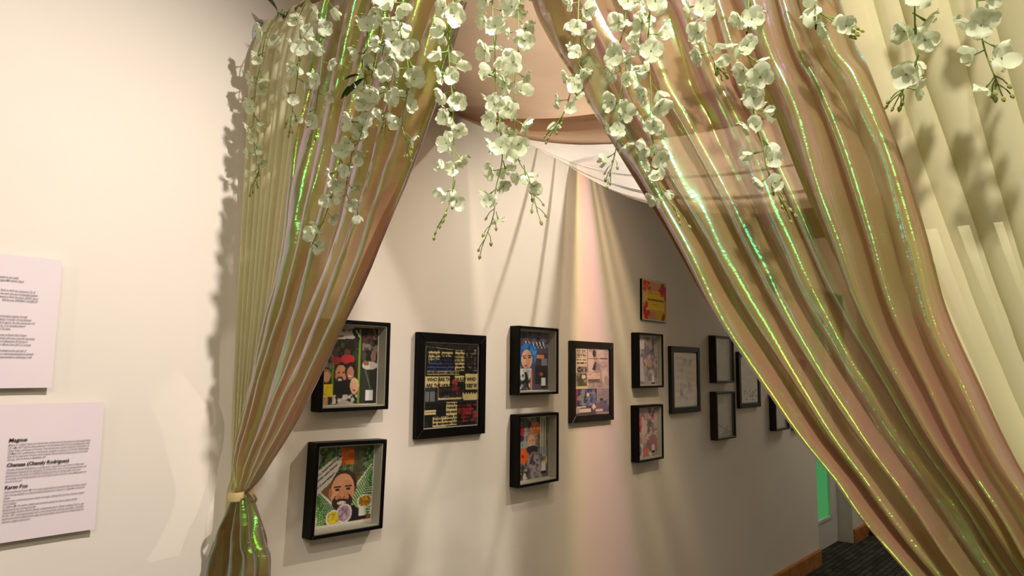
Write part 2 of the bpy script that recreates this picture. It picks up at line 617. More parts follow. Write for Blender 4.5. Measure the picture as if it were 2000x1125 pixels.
def heads_upper(w_, h_):
    L = []
    rows = [(0.036, 0.1235, '...s', 0.012, 0.0004, 0.003)]
    right = [  # line end measured from the left edge, distance from the top
        (0.128, 0.052, 'as a young girl in the performing arts of vitality, Danielle has also studied,'),
        (0.138, 0.059, 'and performed with companies from New England Mid-Atlantic States'),
        (0.093, 0.066, 'and is a teacher, poet and presenter.'),
        (0.161, 0.081, 'Her first book was published in 2013. In 2019 she released a CD of'),
        (0.166, 0.088, 'poems that comes from the heart. She won Outstanding Student'),
        (0.168, 0.095, 'of the Arts Awards at 2018. Her poem, GHOST was at'),
        (0.168, 0.102, '2022 Her poem, NEWSPRINT COLORED SKY'),
        (0.093, 0.109, 'was also in a new release at 2021.'),
        (0.150, 0.137, 'is a community leader who works to bring communities together through'),
        (0.158, 0.144, 'cultural and educational programs. Founder of International'),
        (0.166, 0.151, 'Cultural Exchange Program, she also shared the U.S.'),
        (0.148, 0.158, 'traditions to Nigeria, is an Anneline Board'),
        (0.122, 0.165, 'and Programs at The Kitto.'),
        (0.152, 0.178, 'she serves this community at Easton Arts Classic'),
        (0.168, 0.185, 'and a commitment with many nonprofit community'),
        (0.155, 0.192, 'groups, for example City of Allentown, PA House of'),
        (0.162, 0.199, 'Representatives for her efforts from 2017 to current.'),
        (0.154, 0.212, 'for those who struggle in a troubled youth and lack of'),
        (0.168, 0.219, 'support, is dedicated to enhancing educational systems'),
        (0.165, 0.226, 'so that all have an opportunity at obtaining a well'),
    ]
    for xe, dy, t in right:
        wd = len(t) * 0.00185
        x0 = max(0.02, xe - wd)
        L.append((x0, h_ - dy, 0.0058, t, 0.00006, xe - x0))
    L.append((0.060, h_ - 0.031, 0.011, 'Danielle Lives', 0.0003, 0.031))
    return L


sheet('upper white text sheet at the left edge, plain paragraphs, its left half cut off', (122, 508), (108, 757), 0.209, 0.28, heads_upper, 0.0)
sheet('white text sheet below the other one, with three bold headings', (204, 785), (188, 1033), 0.209, 0.28, heads_lower, 0.0)

# ------------------------------------------------------------------ print painting
class Canvas:
    def __init__(s, w_, h_, col=(255, 255, 255), seed=1):
        s.w, s.h = w_, h_
        s.a = np.zeros((h_, w_, 3)) + np.array(col, float)
        s.rs = np.random.RandomState(seed)
        yy, xx = np.mgrid[0:h_, 0:w_]
        s.x = (xx + 0.5) / w_
        s.y = (yy + 0.5) / h_

    def put(s, mask, col, al=1.0):
        c = np.array(col, float)
        s.a[mask] = s.a[mask] * (1 - al) + c * al

    def rect(s, x0, y0, x1, y1, col, al=1.0):
        s.put((s.x >= x0) & (s.x <= x1) & (s.y >= y0) & (s.y <= y1), col, al)

    def ell(s, cx, cy, rx, ry, col, al=1.0, ang=0.0):
        c, n = math.cos(ang), math.sin(ang)
        dx, dy = (s.x - cx), (s.y - cy)
        s.put(((dx * c + dy * n) / rx) ** 2 + ((-dx * n + dy * c) / ry) ** 2 <= 1, col, al)

    def poly(s, pts, col, al=1.0):
        inside = np.zeros(s.x.shape, bool)
        n = len(pts)
        for i in range(n):
            (x1, y1), (x2, y2) = pts[i], pts[(i + 1) % n]
            if y1 == y2:
                continue
            c = ((y1 > s.y) != (y2 > s.y)) & (s.x < (x2 - x1) * (s.y - y1) / (y2 - y1) + x1)
            inside ^= c
        s.put(inside, col, al)

    def line(s, x0, y0, x1, y1, wd, col, al=1.0):
        dx, dy = x1 - x0, y1 - y0
        L2 = dx * dx + dy * dy + 1e-9
        t = np.clip(((s.x - x0) * dx + (s.y - y0) * dy) / L2, 0, 1)
        d = np.hypot(s.x - x0 - t * dx, s.y - y0 - t * dy)
        s.put(d < wd, col, al)

    def speck(s, x0, y0, x1, y1, cols, n, r0_, r1_, al=0.9):
        for _ in range(n):
            cx, cy = s.rs.uniform(x0, x1), s.rs.uniform(y0, y1)
            r = s.rs.uniform(r0_, r1_)
            c = cols[s.rs.randint(len(cols))]
            m_ = (s.x >= x0) & (s.x <= x1) & (s.y >= y0) & (s.y <= y1) & (((s.x - cx) / r) ** 2 + ((s.y - cy) / (r * s.rs.uniform(.5, 1.4))) ** 2 <= 1)
            s.put(m_, c, al)

    def scrawl(s, x0, y0, x1, y1, rows, col, al=0.85, fill=0.65):
        """rows of small broken marks, as writing too small to read"""
        rh = (y1 - y0) / rows
        for i in range(rows):
            x = x0
            while x < x1:
                wd = s.rs.uniform(0.012, 0.05)
                if s.rs.rand() < fill:
                    s.rect(x, y0 + rh * (i + .25), min(x1, x + wd * .8), y0 + rh * (i + .7), col, al * s.rs.uniform(.5, 1))
                x += wd

    def build(s, name, w_, h_, mat, parent, matrix, crumple=0.0, gain=1.7):
        nr, nc = s.h, s.w
        v, ink = [], np.ones((nr * nc, 4))
        for i in range(nr):
            for j in range(nc):
                x, y = w_ * j / (nc - 1), h_ * (1 - i / (nr - 1))
                z = 0.0
                if crumple:
                    z = crumple * (noise.noise(Vector((x * 20, y * 6, 0.7 + s.a[0, 0, 0]))) + .6 * noise.noise(Vector((x * 45, y * 20, 5))))
                v.append((x, y, z))
        f = [(i * nc + j, (i + 1) * nc + j, (i + 1) * nc + j + 1, i * nc + j + 1) for i in range(nr - 1) for j in range(nc - 1)]
        o = mesh_obj(name, v, f, mat, parent, True, matrix)
        a = np.clip(s.a.reshape(-1, 3) / 255.0, 0, 1)
        ink[:, :3] = np.clip(np.where(a <= 0.04045, a / 12.92, ((a + 0.055) / 1.055) ** 2.4) * gain, 0, .85)
        at_ = o.data.color_attributes.new('ink', 'FLOAT_COLOR', 'POINT')
        at_.data.foreach_set('color', ink.ravel())
        return o


def tagmark(c, x, y, k=1.0):
    c.rect(x - .07 * k, y - .085 * k, x + .07 * k, y + .085 * k, (226, 222, 216))
    c.rect(x - .085 * k, y + .06 * k, x + .085 * k, y + .105 * k, (18, 16, 16))


def paint_family():
    c = Canvas(84, 96, (34, 38, 30), 3)
    c.speck(0, 0, 1, .75, [(46, 56, 36), (22, 24, 20), (70, 78, 58), (24, 30, 20), (52, 40, 34)], 240, .02, .06)
    c.rect(.70, .0, 1, 1, (36, 34, 32))
    c.speck(.72, 0, 1, .5, [(120, 114, 108), (28, 24, 24), (84, 44, 36), (70, 66, 64), (20, 20, 20)], 60, .02, .06)
    c.rect(.70, .55, 1, 1, (44, 48, 40))
    c.line(.78, .56, .88, .8, .012, (88, 92, 82))
    c.ell(.86, .50, .14, .055, (190, 184, 176))
    c.ell(.80, .475, .05, .03, (150, 90, 44))
    c.ell(.92, .38, .05, .07, (140, 110, 92))
    c.rect(.655, .02, .69, 1, (110, 142, 40))
    c.rect(.22, .30, .245, 1, (96, 124, 38))
    c.poly([(.08, .02), (.56, .00), (.60, .06), (.58, .15), (.3, .17), (.05, .22)], (188, 182, 172))
    c.speck(.02, .3, .2, .55, [(24, 22, 22), (80, 78, 72), (120, 112, 96)], 30, .015, .04)
    c.ell(.46, .33, .09, .09, (40, 26, 22)); c.ell(.46, .34, .055, .05, (92, 58, 44))
    c.ell(.47, .42, .12, .06, (172, 44, 44))
    c.ell(.28, .44, .08, .05, (150, 40, 40)); c.ell(.26, .34, .05, .06, (70, 50, 42))
    c.ell(.38, .60, .13, .13, (40, 28, 22)); c.ell(.365, .615, .095, .12, (196, 138, 104))
    c.ell(.35, .69, .06, .05, (70, 44, 34)); c.ell(.35, .685, .035, .014, (226, 210, 200))
    c.ell(.33, .595, .018, .010, (30, 20, 18)); c.ell(.405, .59, .018, .010, (30, 20, 18))
    c.ell(.53, .57, .10, .11, (34, 22, 20)); c.ell(.525, .60, .06, .085, (176, 120, 94))
    c.ell(.52, .64, .03, .010, (222, 204, 196))
    c.ell(.42, .84, .17, .15, (20, 20, 22)); c.ell(.36, .77, .1, .07, (24, 24, 26))
    c.ell(.60, .76, .075, .10, (204, 176, 124)); c.ell(.60, .79, .06, .085, (206, 154, 124))
    c.ell(.60, .82, .025, .010, (120, 60, 50))
    c.ell(.58, .90, .08, .03, (206, 196, 190))
    c.ell(.13, .62, .08, .07, (150, 110, 70)); c.ell(.13, .65, .06, .065, (196, 144, 116))
    c.rect(.0, .74, .24, .90, (214, 186, 30)); c.scrawl(.01, .76, .22, .88, 4, (150, 128, 20))
    c.rect(.0, .90, .1, 1, (60, 50, 44)); c.rect(.09, .9, .17, 1, (180, 130, 104))
    c.ell(.42, .94, .22, .07, (30, 28, 28)); c.speck(.24, .88, .66, .99, [(210, 204, 200), (22, 20, 22), (180, 174, 170)], 22, .015, .05)
    c.poly([(.3, 1), (.4, .93), (.64, 1)], (176, 166, 164))
    c.line(.56, .06, .64, .16, .03, (20, 20, 20)); c.line(.60, .05, .66, .12, .012, (180, 176, 170))
    tagmark(c, .86, .90, .9)
    return c


def paint_portrait():
    c = Canvas(84, 100, (112, 82, 44), 5)
    c.rect(0, 0, 1, .40, (52, 78, 40))
    c.speck(0, 0, 1, .38, [(36, 58, 28), (90, 126, 60), (60, 96, 44), (24, 34, 22), (112, 138, 90)], 260, .012, .04)
    c.speck(.62, 0, .82, .38, [(104, 84, 70), (84, 68, 56), (66, 84, 50)], 60, .02, .04)
    c.poly([(0, .02), (.10, .02), (.04, .4), (0, .42)], (138, 116, 108))
    for i in range(8):
        c.line(.36 + .04 * i, .04, .36 + .04 * i, .38, .004, (140, 146, 130), .7)
        c.line(.34, .06 + .045 * i, .64, .06 + .045 * i, .004, (120, 130, 112), .7)
    c.rect(0, .40, 1, 1, (116, 84, 46))
    c.speck(.44, .02, .66, .24, [(196, 94, 12), (214, 112, 20), (170, 74, 8)], 40, .04, .075)

    def fern(x0, y0, x1, y1, n, spread):
        dx, dy = x1 - x0, y1 - y0
        for i in range(n):
            t = i / (n - 1)
            bx, by = x0 + dx * t, y0 + dy * t
            L_ = spread * (1 - .75 * t)
            for sg in (-1, 1):
                ex, ey = bx + sg * L_ * .9 * (-dy) + dx * .12, by + sg * L_ * .9 * dx + dy * .12
                c.line(bx, by, ex + .12 * (ex - bx), ey + .12 * (ey - by), .018, (222, 220, 204), 1)
        for i in range(n):
            t = i / (n - 1)
            bx, by = x0 + dx * t, y0 + dy * t
            L_ = spread * (1 - .75 * t)
            for sg in (-1, 1):
                ex, ey = bx + sg * L_ * .9 * (-dy) + dx * .12, by + sg * L_ * .9 * dx + dy * .12
                c.line(bx, by, ex, ey, .0125, (58, 110, 44) if sg > 0 else (84, 136, 58), 1)
    fern(.74, .84, .98, .36, 17, .44)
    fern(.30, .98, .04, .58, 17, .46)
    c.poly([(.22, .98), (.28, .84), (.45, .78), (.70, .76), (.80, .84), (.84, .98)], (26, 26, 30))
    c.ell(.52, .72, .13, .10, (150, 98, 74))
    c.ell(.515, .50, .215, .195, (58, 42, 34)); c.ell(.495, .570, .195, .225, (216, 154, 116)); c.ell(.56, .60, .13, .17, (186, 124, 92), .5)
    c.ell(.30, .58, .03, .06, (176, 116, 86))
    c.ell(.50, .70, .165, .115, (52, 36, 30)); c.ell(.495, .645, .11, .075, (190, 128, 96))
    c.ell(.48, .685, .11, .024, (46, 32, 28)); c.ell(.485, .712, .07, .020, (214, 200, 190)); c.ell(.485, .738, .05, .010, (150, 84, 72))
    for ex in (.405, .585):
        c.ell(ex, .545, .038, .016, (40, 26, 22)); c.line(ex - .05, .515, ex + .05, .508, .010, (44, 30, 24))
    c.ell(.49, .615, .032, .045, (204, 142, 108)); c.ell(.46, .64, .015, .010, (120, 74, 56)); c.ell(.52, .64, .015, .010, (120, 74, 56))
    c.ell(.44, .45, .09, .03, (206, 150, 116), .6)
    c.ell(.37, .89, .125, .10, (226, 220, 204)); c.ell(.54, .85, .13, .12, (226, 220, 212))
    c.ell(.37, .89, .10, .08, (206, 176, 30)); c.speck(.29, .83, .46, .95, [(186, 150, 20), (222, 196, 60)], 24, .02, .03)
    c.ell(.54, .85, .105, .10, (168, 136, 160)); c.speck(.45, .77, .63, .93, [(150, 118, 146), (186, 158, 180), (120, 104, 96)], 30, .015, .03)
    c.ell(.88, .73, .13, .09, (226, 220, 204)); c.ell(.88, .73, .11, .075, (180, 128, 30)); c.speck(.79, .67, .97, .78, [(206, 166, 50), (140, 96, 24)], 24, .015, .03)
    c.ell(.02, .90, .10, .09, (212, 204, 176))
    c.poly([(-.02, .36), (.34, .13), (.46, .14), (.44, .24), (.30, .44), (.10, .58), (-.02, .62)], (198, 190, 180))
    tagmark(c, .84, .86, .85)
    c.rect(0, .965, 1, 1, (206, 196, 188))
    return c


def paint_heroes():
    c = Canvas(90, 130, (22, 18, 16), 7)
    K = (214, 196, 140)
    c.speck(0, 0, 1, 1, [(34, 26, 24), (16, 13, 13), (44, 36, 34), (26, 22, 26)], 160, .03, .08)
    for r in ((.07, .09, .27, .19), (.30, .09, .50, .16), (.54, .08, .72, .33), (.07, .19, .25, .24), (.06, .34, .62, .375), (.02, .40, .24, .53),
              (.27, .40, .45, .52), (.55, .39, .72, .46), (.74, .36, 1.0, .49), (.76, .50, 1.0, .56), (.70, .60, 1, .68), (.02, .79, .22, .845),
              (.40, .71, .60, .86), (.17, .87, .40, .99), (.40, .86, .60, .985), (.78, .905, .95, .95), (.25, .655, .68, .675), (.72, .675, .98, .69)):
        c.rect(*r, K)
    c.ell(.20, .27, .13, .075, (64, 78, 128)); c.rect(.06, .26, .52, .335, (66, 80, 132)); c.rect(.30, .17, .5, .26, (50, 48, 84))
    c.rect(.02, .55, .20, .70, (60, 66, 76))
    for i in range(9):
        c.line(.03 + .02 * i, .56, .03 + .02 * i, .70, .005, (20, 20, 22)); c.line(.04 + .02 * i, .58, .04 + .02 * i, .69, .004, (150, 160, 166))
    c.rect(.27, .54, .66, .65, (50, 40, 38))
    c.speck(.5, .44, .62, .62, [(176, 60, 54), (190, 84, 74), (140, 40, 40)], 24, .02, .04)
    for i in range(12):
        c.line(.29 + .032 * i, .55, .30 + .032 * i, .66, .006, (22, 16, 18))
    c.rect(.36, .62, .46, .645, (40, 80, 120))
    c.rect(.62, .70, 1, .96, (40, 26, 28))
    c.speck(.62, .72, .98, .95, [(176, 44, 40), (140, 34, 34), (36, 24, 30), (110, 60, 50), (30, 24, 30)], 90, .018, .05)
    c.speck(.76, .10, .96, .34, [(30, 28, 26), (140, 132, 108), (70, 64, 54)], 40, .01, .025)
    c.ell(.93, .09, .02, .02, (226, 220, 206)); c.line(.93, .1, .93, .3, .006, (190, 184, 170)); c.poly([(.90, .33), (.93, .29), (.97, .33)], (220, 214, 200))
    for i in range(6):
        c.ell(.74 + .05 * i, .59, .02, .03, (20, 18, 18))
    c.line(.03, .05, .5, .075, .004, (160, 150, 130)); c.line(.02, .06, .02, .98, .004, (110, 104, 92)); c.line(.985, .03, .985, .98, .004, (120, 114, 100))
    c.line(.25, .39, .25, .68, .004, (150, 140, 110)); c.line(.69, .39, .69, .68, .004, (120, 112, 90)); c.line(.61, .7, .61, .98, .004, (140, 130, 100))
    for i in range(7):
        c.scrawl(.04, .035 + .052 * i, .98, .068 + .052 * i, 1, (14, 11, 12), .9, .8)
    for i in range(6):
        c.scrawl(.03, .71 + .047 * i, .98, .742 + .047 * i, 1, (14, 11, 12), .9, .8)
    return c


def paint_bluehair():
    c = Canvas(64, 96, (70, 64, 78), 9)
    c.speck(0, 0, 1, .26, [(86, 74, 92), (60, 56, 70), (104, 96, 112), (50, 44, 60)], 60, .05, .12)
    c.poly([(0, .06), (.16, .03), (.10, .34), (0, .40)], (206, 202, 206))
    for i in range(6):
        c.line(.32 + .1 * i, .18, .38 + .1 * i, .27, .012, (206, 206, 214)); c.line(.36 + .1 * i, .27, .40 + .1 * i, .19, .01, (40, 38, 50))
    c.rect(0, .36, .2, .64, (150, 108, 92)); c.speck(0, .36, .2, .62, [(50, 56, 90), (190, 150, 130)], 14, .03, .07)
    c.ell(.40, .40, .26, .19, (40, 108, 178)); c.ell(.36, .50, .20, .2, (34, 70, 120)); c.speck(.15, .26, .66, .40, [(60, 140, 206), (30, 84, 150)], 22, .02, .05)
    c.ell(.36, .48, .155, .165, (214, 160, 132)); c.ell(.40, .66, .08, .05, (190, 136, 110))
    c.ell(.30, .455, .045, .012, (44, 30, 34)); c.ell(.44, .45, .045, .012, (44, 30, 34)); c.line(.25, .425, .34, .42, .010, (70, 50, 46)); c.line(.40, .415, .5, .42, .010, (70, 50, 46))
    c.ell(.34, .51, .025, .035, (224, 172, 144)); c.ell(.33, .585, .045, .016, (172, 70, 76))
    c.rect(.62, .36, .95, .60, (60, 50, 50)); c.rect(.64, .40, .86, .46, (186, 120, 74)); c.rect(.78, .46, .95, .62, (120, 116, 124))
    c.rect(.6, .58, .96, .9, (36, 32, 40)); c.ell(.78, .73, .06, .03, (150, 70, 40))
    c.rect(.12, .64, .50, .78, (196, 198, 206)); c.speck(0, .66, .46, .98, [(30, 28, 32), (160, 160, 164), (70, 70, 76), (210, 210, 210)], 60, .02, .07)
    c.rect(.475, .66, .52, 1, (176, 116, 84))
    c.rect(.0, .62, .12, .74, (60, 66, 120))
    tagmark(c, .85, .87, .9)
    return c


def paint_flowers():
    c = Canvas(64, 96, (86, 88, 84), 11)
    c.speck(0, 0, .8, 1, [(120, 122, 118), (58, 60, 58), (150, 152, 148), (44, 44, 46), (100, 92, 86)], 200, .02, .07)
    c.rect(.74, .0, .90, .66, (196, 190, 170)); c.line(.79, .03, .79, .64, .014, (60, 54, 50)); c.line(.86, .05, .86, .62, .010, (90, 84, 76))
    c.ell(.20, .22, .09, .10, (176, 36, 40)); c.ell(.20, .33, .08, .05, (56, 36, 90))
    c.ell(.50, .34, .15, .14, (150, 120, 100)); c.ell(.49, .40, .11, .12, (200, 150, 124)); c.ell(.48, .46, .05, .012, (230, 214, 206)); c.ell(.45, .38, .02, .008, (40, 30, 28)); c.ell(.53, .375, .02, .008, (40, 30, 28))
    c.ell(.60, .18, .14, .10, (214, 122, 66)); c.speck(.48, .10, .72, .27, [(226, 140, 84), (190, 96, 50)], 14, .03, .05)
    c.ell(.50, .54, .18, .08, (46, 44, 48)); c.ell(.56, .78, .2, .22, (120, 112, 122))
    c.speck(.38, .6, .78, 1, [(160, 152, 164), (92, 86, 96), (70, 62, 66)], 40, .02, .06)
    for i in range(5):
        a_ = i * 1.256
        c.ell(.24 + .10 * math.cos(a_), .62 + .07 * math.sin(a_), .09, .06, (220, 92, 34))
    c.ell(.24, .62, .04, .03, (150, 50, 20))
    c.rect(.0, .73, .14, .84, (204, 202, 198)); c.speck(.0, .86, .4, 1, [(170, 44, 34), (40, 38, 40), (190, 188, 184)], 24, .02, .05)
    c.speck(.75, .66, .95, .78, [(190, 170, 110), (110, 116, 110)], 14, .02, .05); c.rect(.72, .5, .95, .68, (118, 140, 160), .5)
    tagmark(c, .84, .84, .95)
    return c


def paint_news():
    c = Canvas(72, 110, (178, 164, 150), 13)
    c.speck(0, 0, 1, .6, [(200, 188, 174), (160, 148, 136), (186, 170, 156)], 60, .05, .12)
    c.scrawl(.04, .02, .34, .12, 3, (60, 50, 50), 1, .85); c.rect(.06, .15, .34, .25, (206, 190, 168)); c.scrawl(.06, .15, .32, .25, 2, (40, 34, 34), 1, .9)
    c.line(.36, .0, .36, .36, .008, (60, 54, 54)); c.line(.36, .15, .96, .145, .006, (70, 62, 60)); c.ell(.55, .07, .05, .06, (66, 60, 60))
    c.scrawl(.62, .03, .94, .13, 5, (130, 116, 110), .6)
    c.speck(.06, .27, .34, .36, [(50, 44, 44), (120, 108, 100), (70, 60, 60)], 24, .015, .04)
    c.poly([(.48, .32), (.56, .20), (.62, .20), (.58, .34)], (56, 52, 56)); c.rect(.60, .23, .72, .33, (140, 132, 138)); c.scrawl(.74, .18, .95, .34, 6, (130, 116, 110), .6)
    c.rect(.0, .37, .34, .58, (116, 108, 92)); c.speck(.02, .38, .32, .56, [(60, 62, 54), (150, 144, 126), (80, 76, 66)], 40, .02, .05); c.ell(.24, .43, .06, .03, (206, 196, 178))
    c.rect(.36, .37, .72, .46, (206, 190, 170)); c.scrawl(.38, .38, .7, .45, 3, (110, 98, 92), .7); c.rect(.36, .46, .72, .52, (110, 100, 98))
    c.scrawl(.36, .47, .76, .60, 5, (72, 62, 60), .8, .8)
    c.rect(.0, .57, .36, .61, (204, 186, 150))
    c.rect(.0, .61, .12, .86, (150, 40, 60)); c.rect(.12, .61, .62, .86, (62, 70, 110))
    c.speck(.05, .62, .62, .86, [(46, 54, 100), (90, 110, 150), (150, 130, 120), (36, 36, 60), (120, 130, 150)], 90, .02, .06)
    c.ell(.36, .70, .04, .03, (206, 196, 170)); c.rect(.64, .61, 1, .86, (150, 140, 140)); c.scrawl(.65, .62, .98, .8, 7, (96, 86, 90), .7)
    c.rect(.72, .76, .82, .80, (54, 48, 54)); c.speck(.6, .8, 1, .98, [(104, 98, 116), (130, 122, 136), (90, 84, 104)], 40, .04, .08)
    c.rect(0, .86, .6, 1, (80, 74, 84)); c.rect(.04, .875, .30, .895, (206, 196, 190)); c.rect(.12, .91, .44, .96, (206, 194, 184)); c.rect(.58, .93, .80, .965, (206, 194, 184))
    c.poly([(.46, .88), (.54, .84), (.60, .89), (.52, .94)], (214, 190, 180))
    for i in range(4):
        c.line(.04 + .025 * i, .90, .04 + .025 * i, .97, .007, (206, 198, 196))
    return c


def paint_collage(seed, cols, base):
    c = Canvas(44, 72, base, seed)
    c.speck(0, 0, 1, 1, cols, 120, .03, .12)
    c.scrawl(.1, .1, .9, .5, 7, (90, 80, 86), .35, .4)
    return c


def paint_violet():
    c = paint_collage(15, [(120, 106, 122), (150, 138, 146), (98, 88, 104), (168, 158, 160)], (128, 116, 128))
    c.rect(.12, .04, .38, .26, (186, 180, 184)); c.poly([(.04, .9), (.12, .5), (.3, .42), (.4, .95)], (178, 170, 178)); c.ell(.62, .55, .13, .09, (168, 134, 120))
    c.line(.80, .10, .79, .30, .03, (34, 30, 32)); c.rect(0, .86, .14, 1, (140, 80, 90))
    tagmark(c, .78, .90, .9)
    return c


def paint_pinkblue():
    c = paint_collage(17, [(150, 120, 130), (184, 164, 160), (110, 96, 112), (200, 186, 180), (160, 96, 112)], (150, 128, 136))
    c.speck(.0, .15, .3, .5, [(168, 52, 80), (190, 92, 110)], 12, .05, .1); c.ell(.08, .90, .12, .08, (40, 44, 120)); c.ell(.46, .90, .10, .07, (200, 96, 96))
    c.ell(.40, .45, .14, .1, (214, 176, 176)); c.line(.86, .08, .76, .16, .02, (34, 30, 32)); c.line(.5, .05, .8, .3, .012, (222, 214, 210))
    c.rect(.0, .0, .4, .1, (168, 158, 160), .7)
    tagmark(c, .80, .84, .9)
    return c


def paint_grey(seed, sketch=0):
    c = Canvas(46, 76, (170, 160, 152), seed)
    c.speck(0, 0, 1, 1, [(178, 168, 160), (160, 150, 144), (168, 158, 150)], 50, .06, .16, .5)
    if sketch == 1:
        for i in range(7):
            y = .08 + .12 * i
            c.rect(.12, y, .46, y + .05, (146, 136, 130), .6); c.rect(.52, y + .02, .9, y + .08, (150, 140, 134), .5)
        c.speck(.2, .1, .8, .9, [(120, 112, 108), (140, 132, 126)], 18, .03, .08, .5)
    if sketch == 2:
        for i in range(10):
            x = .1 + .085 * i
            c.line(x, .1 + .02 * (i % 3), x - .05, .72 + .05 * (i % 4), .008, (130, 122, 118), .6)
        c.speck(.15, .72, .9, .96, [(60, 54, 54), (96, 88, 86)], 26, .012, .03)
    if sketch == 3:
        c.rect(.14, .06, .52, .22, (150, 142, 138)); c.rect(.10, .28, .48, .66, (196, 188, 182)); c.line(.12, .68, .9, .94, .01, (120, 112, 108)); c.poly([(.3, .98), (.7, .74), (.78, .98)], (140, 132, 128))
    if sketch == 4:
        c.scrawl(.1, .06, .9, .9, 14, (150, 142, 138), .6, .5)
    return c


def paint_sign():
    c = Canvas(48, 66, (168, 128, 60), 21)
    c.rect(.36, 0, .58, .3, (168, 120, 96)); c.rect(.30, .8, .52, 1, (160, 110, 84)); c.rect(0, .25, .2, .6, (186, 160, 84)); c.rect(.55, .75, 1, 1, (176, 140, 30))
    for (cx, cy, col, n) in ((.14, .14, [(176, 40, 24), (196, 84, 24), (150, 24, 30)], 30), (.84, .16, [(140, 24, 54), (120, 18, 44), (168, 40, 70)], 40), (.14, .86, [(176, 24, 26), (150, 16, 20), (196, 40, 30)], 40), (.92, .36, [(150, 30, 60), (170, 50, 80)], 14), (.14, .66, [(160, 20, 26), (184, 30, 30)], 16)):
        for _ in range(n):
            a_, q = c.rs.uniform(0, 6.28), c.rs.uniform(0, .16)
            c.ell(cx + q * math.cos(a_), cy + q * math.sin(a_), .05, .035, col[c.rs.randint(len(col))], .9, a_)
    c.poly([(.26, .33), (.40, .33), (.40, .25), (.72, .25), (.72, .37), (.90, .37), (.90, .70), (.20, .70), (.20, .40)], (190, 156, 20))
    c.rect(.14, .70, .90, .765, (206, 176, 60))
    c.ell(.86, .90, .06, .12, (96, 40, 20), .9, .4)
    return c


# ------------------------------------------------------------------ framed works
def framed(label, group, xl, xr, zb, zt, depth, border, canvas, frame_mat='black_wood', tilt=0.0, recess=None, liner=True,
           pm=(0.004, 0.004, 0.004, 0.004), sleeve=False, crumple=0.0, texts=(), name='shadow_box', gain=None):
    W, H = xr - xl, zt - zb
    root = empty(name)
    root.matrix_world = Matrix.Translation(((xl + xr) / 2, -0.001, zb)) @ WALLM @ Matrix.Rotation(tilt, 4, 'Z') @ Matrix.Translation((-W / 2, 0, 0))
    tag(root, label, 'picture', group)
    b, t = border, 0.004

    def rail(p0, p1, p2, p3):
        # mitred moulding, outer corner pair / inner corner pair, depth thick, with a small front chamfer
        c_ = 0.0015
        v = []
        for (x, y) in (p0, p1, p2, p3):
            v.append((x, y, 0))
        for (x, y) in (p0, p1, p2, p3):
            v.append((x, y, depth))
        f = [(0, 3, 2, 1), (4, 5, 6, 7), (0, 1, 5, 4), (1, 2, 6, 5), (2, 3, 7, 6), (3, 0, 4, 7)]
        r_ = mesh_obj('rail', v, f, frame_mat, root)
        bv = r_.modifiers.new('bevel', 'BEVEL')
        bv.width = c_
        bv.segments = 1
    rail((0, 0), (W, 0), (W - b, b), (b, b))
    rail((W, 0), (W, H), (W - b, H - b), (W - b, b))
    rail((W, H), (0, H), (b, H - b), (W - b, H - b))
    rail((0, H), (0, 0), (b, b), (b, H - b))
    zb_ = 0.006 if recess is None else depth - recess
    gain = gain or (1.3 if liner else (2.4 if frame_mat == 'brown_black_wood' else 1.15))
    MB().box(b, W - b, b, H - b, zb_ - 0.004, zb_).build('mat_board', 'mat_white', root)
    if liner:
        lz = depth - 0.006
        li = MB()
        for (x0, x1, y0, y1) in ((b, b + t, b, H - b), (W - b - t, W - b, b, H - b), (b + t, W - b - t, b, b + t), (b + t, W - b - t, H - b - t, H - b)):
            li.box(x0, x1, y0, y1, zb_, lz)
        li.build('liner', 'liner_grey', root)
    else:
        t = 0.0
    pw, ph = W - 2 * b - 2 * t - pm[0] - pm[1], H - 2 * b - 2 * t - pm[2] - pm[3]
    pr = canvas.build('print', pw, ph, 'print_sleeve' if sleeve else 'print_ink', root,
                      Matrix.Translation((b + t + pm[0], b + t + pm[2], zb_ + 0.0015 + crumple)), crumple, gain)
    for (x, y, size, body, bold, wd, rot, mat) in texts:
        text_mesh('lettering', body, size * ph, mat, pr, Matrix.Translation((x * pw, (1 - y) * ph, 0.0012 + crumple)) @ Matrix.Rotation(rot, 4, 'Z'), bold, wd * pw if wd else None)
    if not sleeve:
        MB().quad((b - .001, b - .001, depth - .005), (W - b + .001, b - .001, depth - .005), (W - b + .001, H - b + .001, depth - .005), (b - .001, H - b + .001, depth - .005)).build('glass', 'glass', root)
    return root


def rect_px(pts, y):
    """mean rectangle on the plane y through the four photo corners TL TR BR BL"""
    p = [at(a, b_, 'y', y) for a, b_ in pts]
    return ((p[0].x + p[3].x) / 2, (p[1].x + p[2].x) / 2, (p[2].z + p[3].z) / 2, (p[0].z + p[1].z) / 2)


BX = -0.050
GB = 'black shadow boxes along the wall'
GP = 'flat black poster frames along the wall'
framed('deep black shadow box with a smiling group photo collage and yellow card, half behind curtain', GB,
       *rect_px(((632, 624), (765.8, 628.7), (757, 796.7), (623.3, 808.5)), BX), 0.049, 0.011, paint_family(), pm=(.004, .004, .004, .004),
       texts=((.20, .085, .055, 'COVID with', .0002, .38, .12, 'black_ink'), (.18, .155, .055, 'for von', .0002, .2, .12, 'black_ink')))
framed('deep black shadow box with a bearded man, ferns and orange blossom', GB,
       *rect_px(((619, 866), (757.7, 857.4), (742.8, 1032.6), (602.7, 1057.2)), BX), 0.049, 0.011, paint_portrait(), tilt=math.radians(-1.6),
       texts=((.06, .375, .040, 'Art, Inspiration, and', .0002, .46, .62, 'black_ink'), (.04, .46, .040, 'COVID with Daniel', .0002, .42, .62, 'black_ink'),
              (.03, .55, .040, 'Van Courtelas+', .0002, .40, .62, 'black_ink')))
hero_txt = []
